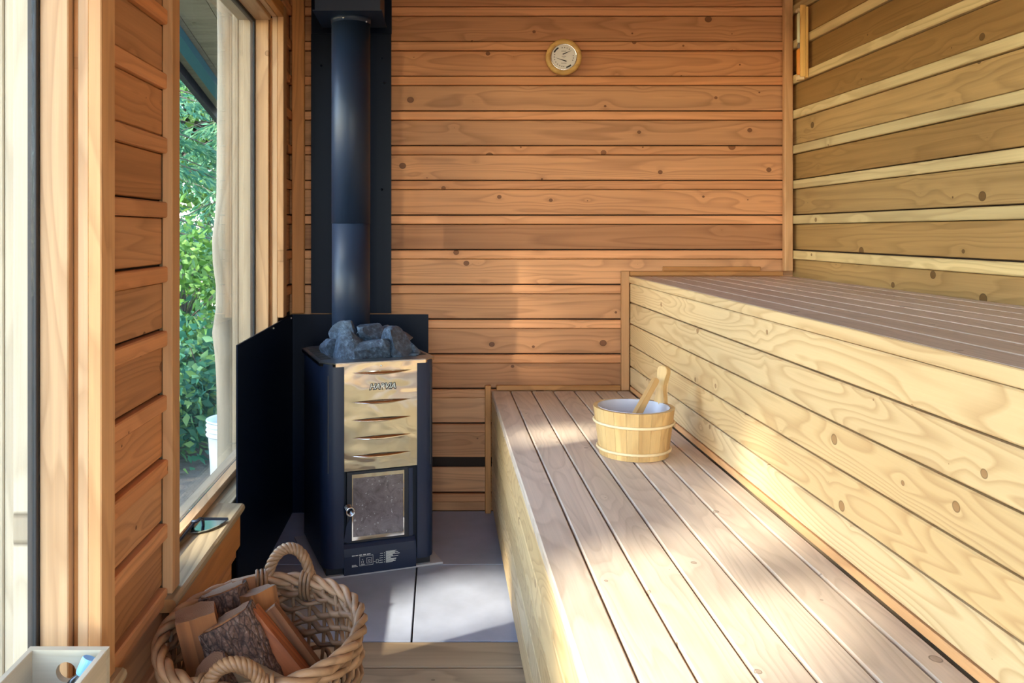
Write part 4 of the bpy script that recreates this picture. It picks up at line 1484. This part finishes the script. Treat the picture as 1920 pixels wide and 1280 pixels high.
def conifer(x, y, h, r, label, nb=70, seed=0, leaf=0.075, per=95):
    rs = np.random.default_rng(seed)
    root = empty('conifer_tree', (x, y, GZ))
    tag(root, label, 'tree', 'trees outside the windows')
    bm = bmesh.new(); tube_bm(bm, [Vector((0.04 * math.sin(i), 0.03 * math.cos(i * 1.3), h * i / 8)) for i in range(9)], [0.11 * (1 - i / 9.5) + 0.01 for i in range(9)], 10)
    finish(bm, 'trunk', M['trunk'], root, True)
    C, D, S = [], [], []
    bmb = bmesh.new()
    for b in range(nb):
        t = rs.uniform(0.06, 0.98)
        a = rs.uniform(0, 2 * math.pi)
        L = r * (1.05 - t) ** 0.7 * rs.uniform(0.7, 1.1)
        p0 = np.array([0, 0, h * t])
        out = np.array([math.cos(a), math.sin(a), 0])
        sidev = np.array([-math.sin(a), math.cos(a), 0])
        pts = []
        for q in range(6):
            u = q / 5
            pts.append(Vector(p0 + out * L * u + np.array([0, 0, L * (0.12 * u - 0.42 * u * u)])))
        tube_bm(bmb, pts, [0.012 * (1 - q / 6.5) for q in range(6)], 4)
        for m_ in range(per):
            u = rs.uniform(0.12, 1.0)
            c = p0 + out * L * u + np.array([0, 0, L * (0.12 * u - 0.42 * u * u)])
            sp = 0.30 * L * (1.1 - u)
            s_ = rs.uniform(-1, 1)
            c = c + sidev * s_ * sp - np.array([0, 0, 1]) * abs(s_) * sp * 0.35 - np.array([0, 0, rs.uniform(0, 0.06)])
            C.append(c); D.append(out * 0.6 + sidev * s_ * 0.9 + np.array([0, 0, -0.5]) + rs.normal(size=3) * 0.25); S.append(leaf * rs.uniform(0.6, 1.3))
    finish(bmb, 'branches', M['trunk'], root, True)
    link('foliage', leaf_mesh('foliage', C, D, S, M['conifer'], 0.30), root)
    return root


def broadleaf(x, y, h, cz, r, label, n=2600, seed=0, leaf=0.11, clusters=46, name='broadleaf_tree', mat='broadleaf', squash=0.8, spread=0.30, trunk=0.09):
    rs = np.random.default_rng(seed)
    root = empty(name, (x, y, GZ))
    tag(root, label, 'shrub' if name == 'leafy_shrub' else 'tree', 'shrubs outside the windows' if name == 'leafy_shrub' else 'trees outside the windows')
    bm = bmesh.new()
    tube_bm(bm, [Vector((0.05 * math.sin(i * 1.1), 0.05 * math.cos(i * 0.9), h * i / 6)) for i in range(7)], [trunk * (1 - i / 8) + 0.004 for i in range(7)], 8)
    C, D, S = [], [], []
    for c in range(clusters):
        v = rs.normal(size=3); v /= np.linalg.norm(v)
        cc = v * r * rs.uniform(0.35, 1.0) ** 0.6
        cc[2] = cc[2] * squash + cz
        tube_bm(bm, [Vector((0, 0, h * 0.55)), Vector((cc[0] * 0.5, cc[1] * 0.5, h * 0.5 + (cc[2] - h * 0.5) * 0.6)), Vector(cc)], [0.020 * r, 0.010 * r, 0.004], 4)
        m_ = n // clusters
        for _ in range(m_):
            q = rs.normal(size=3) * spread * r * np.array([1, 1, 0.55])
            C.append(cc + q); D.append(q + rs.normal(size=3) * 0.2 * r + np.array([0, 0, -0.15 * r])); S.append(leaf * rs.uniform(0.6, 1.25))
    finish(bm, 'trunk', M['trunk'], root, True)
    link('foliage', leaf_mesh('foliage', C, D, S, M[mat], 0.55), root)
    return root


conifer(-3.15, 8.2, 6.8, 2.1, 'drooping green conifer seen in the middle of the far window', 130, 1, 0.105, 190)
conifer(-1.9, 10.4, 8.5, 2.4, 'tall conifer standing farther back outside the far window', 130, 2, 0.12, 150)
conifer(-4.7, 12.6, 9.0, 2.7, 'large conifer behind the drooping one outside the far window', 120, 8, 0.13, 130)
conifer(-4.8, 6.4, 7.5, 2.1, 'conifer growing off to the left outside the windows', 60, 3, 0.09, 70)
for i, (x_, y_, h_, lb) in enumerate(((-3.9, 3.9, 4.0, 'unseen conifer added for shade left of the cabin level with the stove'), (-3.9, 1.6, 3.7, 'unseen conifer added for shade left of the cabin between the two windows'),
                                      (-3.8, -0.6, 3.6, 'unseen conifer added for shade left of the cabin beside the near window'), (-4.3, -2.6, 3.8, 'unseen conifer added for shade left of the cabin nearest its glazed front'))):
    conifer(x_, y_, h_, 1.45, lb, 60, 40 + i, 0.10, 60)  # unseen conifers added to shade the window side from the sky
broadleaf(-2.15, 6.9, 1.3, 1.0, 0.65, 'light green broadleaf sapling in front of the conifers', 2200, 4, 0.085, 40)
broadleaf(-4.6, 16.2, 6.0, 4.0, 3.4, 'bright leafy tree behind the conifers', 9000, 5, 0.24, 90)
for i, (x_, y_, r_, lb) in enumerate(((-1.75, 6.1, 0.50, 'sunlit leafy shrub beyond the white pail'), (-2.35, 6.5, 0.58, 'dark green leafy shrub left of the white pail'),
                                     (-1.85, 5.55, 0.34, 'low leafy shrub nearest the white pail'), (-2.6, 5.4, 0.5, 'leafy shrub near the roof edge outside the far window'),
                                     (-1.35, 6.4, 0.5, 'leafy shrub hidden partly by the log post'))):
    broadleaf(x_, y_, 0.6, r_ * 0.8, r_, lb, 1700, 20 + i, 0.085, 34, 'leafy_shrub', 'shrubleaf', 0.8, 0.34, 0.015)
# unseen tree on the sunny side, its crown shaped with gaps for sun patches
def shade_tree(center, r, n, leaf, clusters, seed, holes):
    rs = np.random.default_rng(seed)
    S_ = np.array(SUN_DIR)
    e1 = np.cross(S_, [0, 0, 1.0]); e1 /= np.linalg.norm(e1)
    e2 = np.cross(S_, e1)
    root = empty('broadleaf_tree', (center.x, center.y, GZ))
    tag(root, 'tall unseen leafy tree whose crown is shaped to dapple the light', 'tree', 'trees outside the windows')
    h = center.z - GZ
    T = e1 * 2.3
    bm = bmesh.new()
    tube_bm(bm, [Vector((T[0] + 0.1 * math.sin(i * 1.1), T[1] + 0.1 * math.cos(i * 0.9), h * 1.1 * i / 6)) for i in range(7)], [0.17 * (1 - i / 8) for i in range(7)], 10)
    C, D, Z = [], [], []
    hp_ = [(np.dot(np.array(p) - np.array(center), e1), np.dot(np.array(p) - np.array(center), e2), q) for p, q in holes]
    for c in range(clusters):
        v = rs.normal(size=3); v /= np.linalg.norm(v)
        cc = v * r * rs.uniform(0.0, 1.0) ** 0.45
        cc[2] *= 0.85
        p0_ = np.array([T[0], T[1], h * 0.85]); p2_ = cc + np.array([0, 0, h])
        hit = lambda v_, m_: any((np.dot(v_, e1) - x_) ** 2 + (np.dot(v_, e2) - y_) ** 2 < (q_ + m_) ** 2 for x_, y_, q_ in hp_)
        if not any(hit(p0_ + (p2_ - p0_) * u_ - np.array([0, 0, h]), 0.06) for u_ in np.linspace(0, 1, 12)):
            tube_bm(bm, [Vector(p0_), Vector((p0_ + p2_) / 2), Vector(p2_)], [0.035, 0.018, 0.006], 4)
        for _ in range(n // clusters):
            q = cc + rs.normal(size=3) * 0.13 * r * np.array([1, 1, 0.55])
            dv = rs.normal(size=3) + np.array([0, 0, -0.4]); sz = leaf * rs.uniform(0.6, 1.25)
            tip = q + dv / np.linalg.norm(dv) * sz
            if hit(q, 0.03) or hit(tip, 0.03) or hit((q + tip) / 2, 0.06):
                continue
            C.append(q + np.array([0, 0, h])); D.append(dv); Z.append(sz)
    finish(bm, 'trunk', M['trunk'], root, True)
    link('foliage', leaf_mesh('foliage', C, D, Z, M['broadleaf'], 0.6), root)
    return root


gaps = [((0.30, 1.28, 0.50), 0.15), ((0.37, 1.60, 0.50), 0.05), ((0.52, 1.40, 0.50), 0.05), ((0.14, 2.58, 0.0), 0.11), ((-0.08, 2.45, 0.0), 0.09), ((0.03, 2.40, 0.0), 0.05),
        ((0.768, 2.02, 0.53), 0.05), ((0.38, 2.63, 0.50), 0.06), ((0.30, 3.37, 0.66), 0.035), ((-0.42, 3.03, 1.47), 0.045), ((0.62, 1.75, 0.50), 0.05)]
shade_tree(Vector((-0.7, 1.8, 1.1)) + SUN_DIR * 7.5, 3.0, 14000, 0.20, 170, 31, gaps)
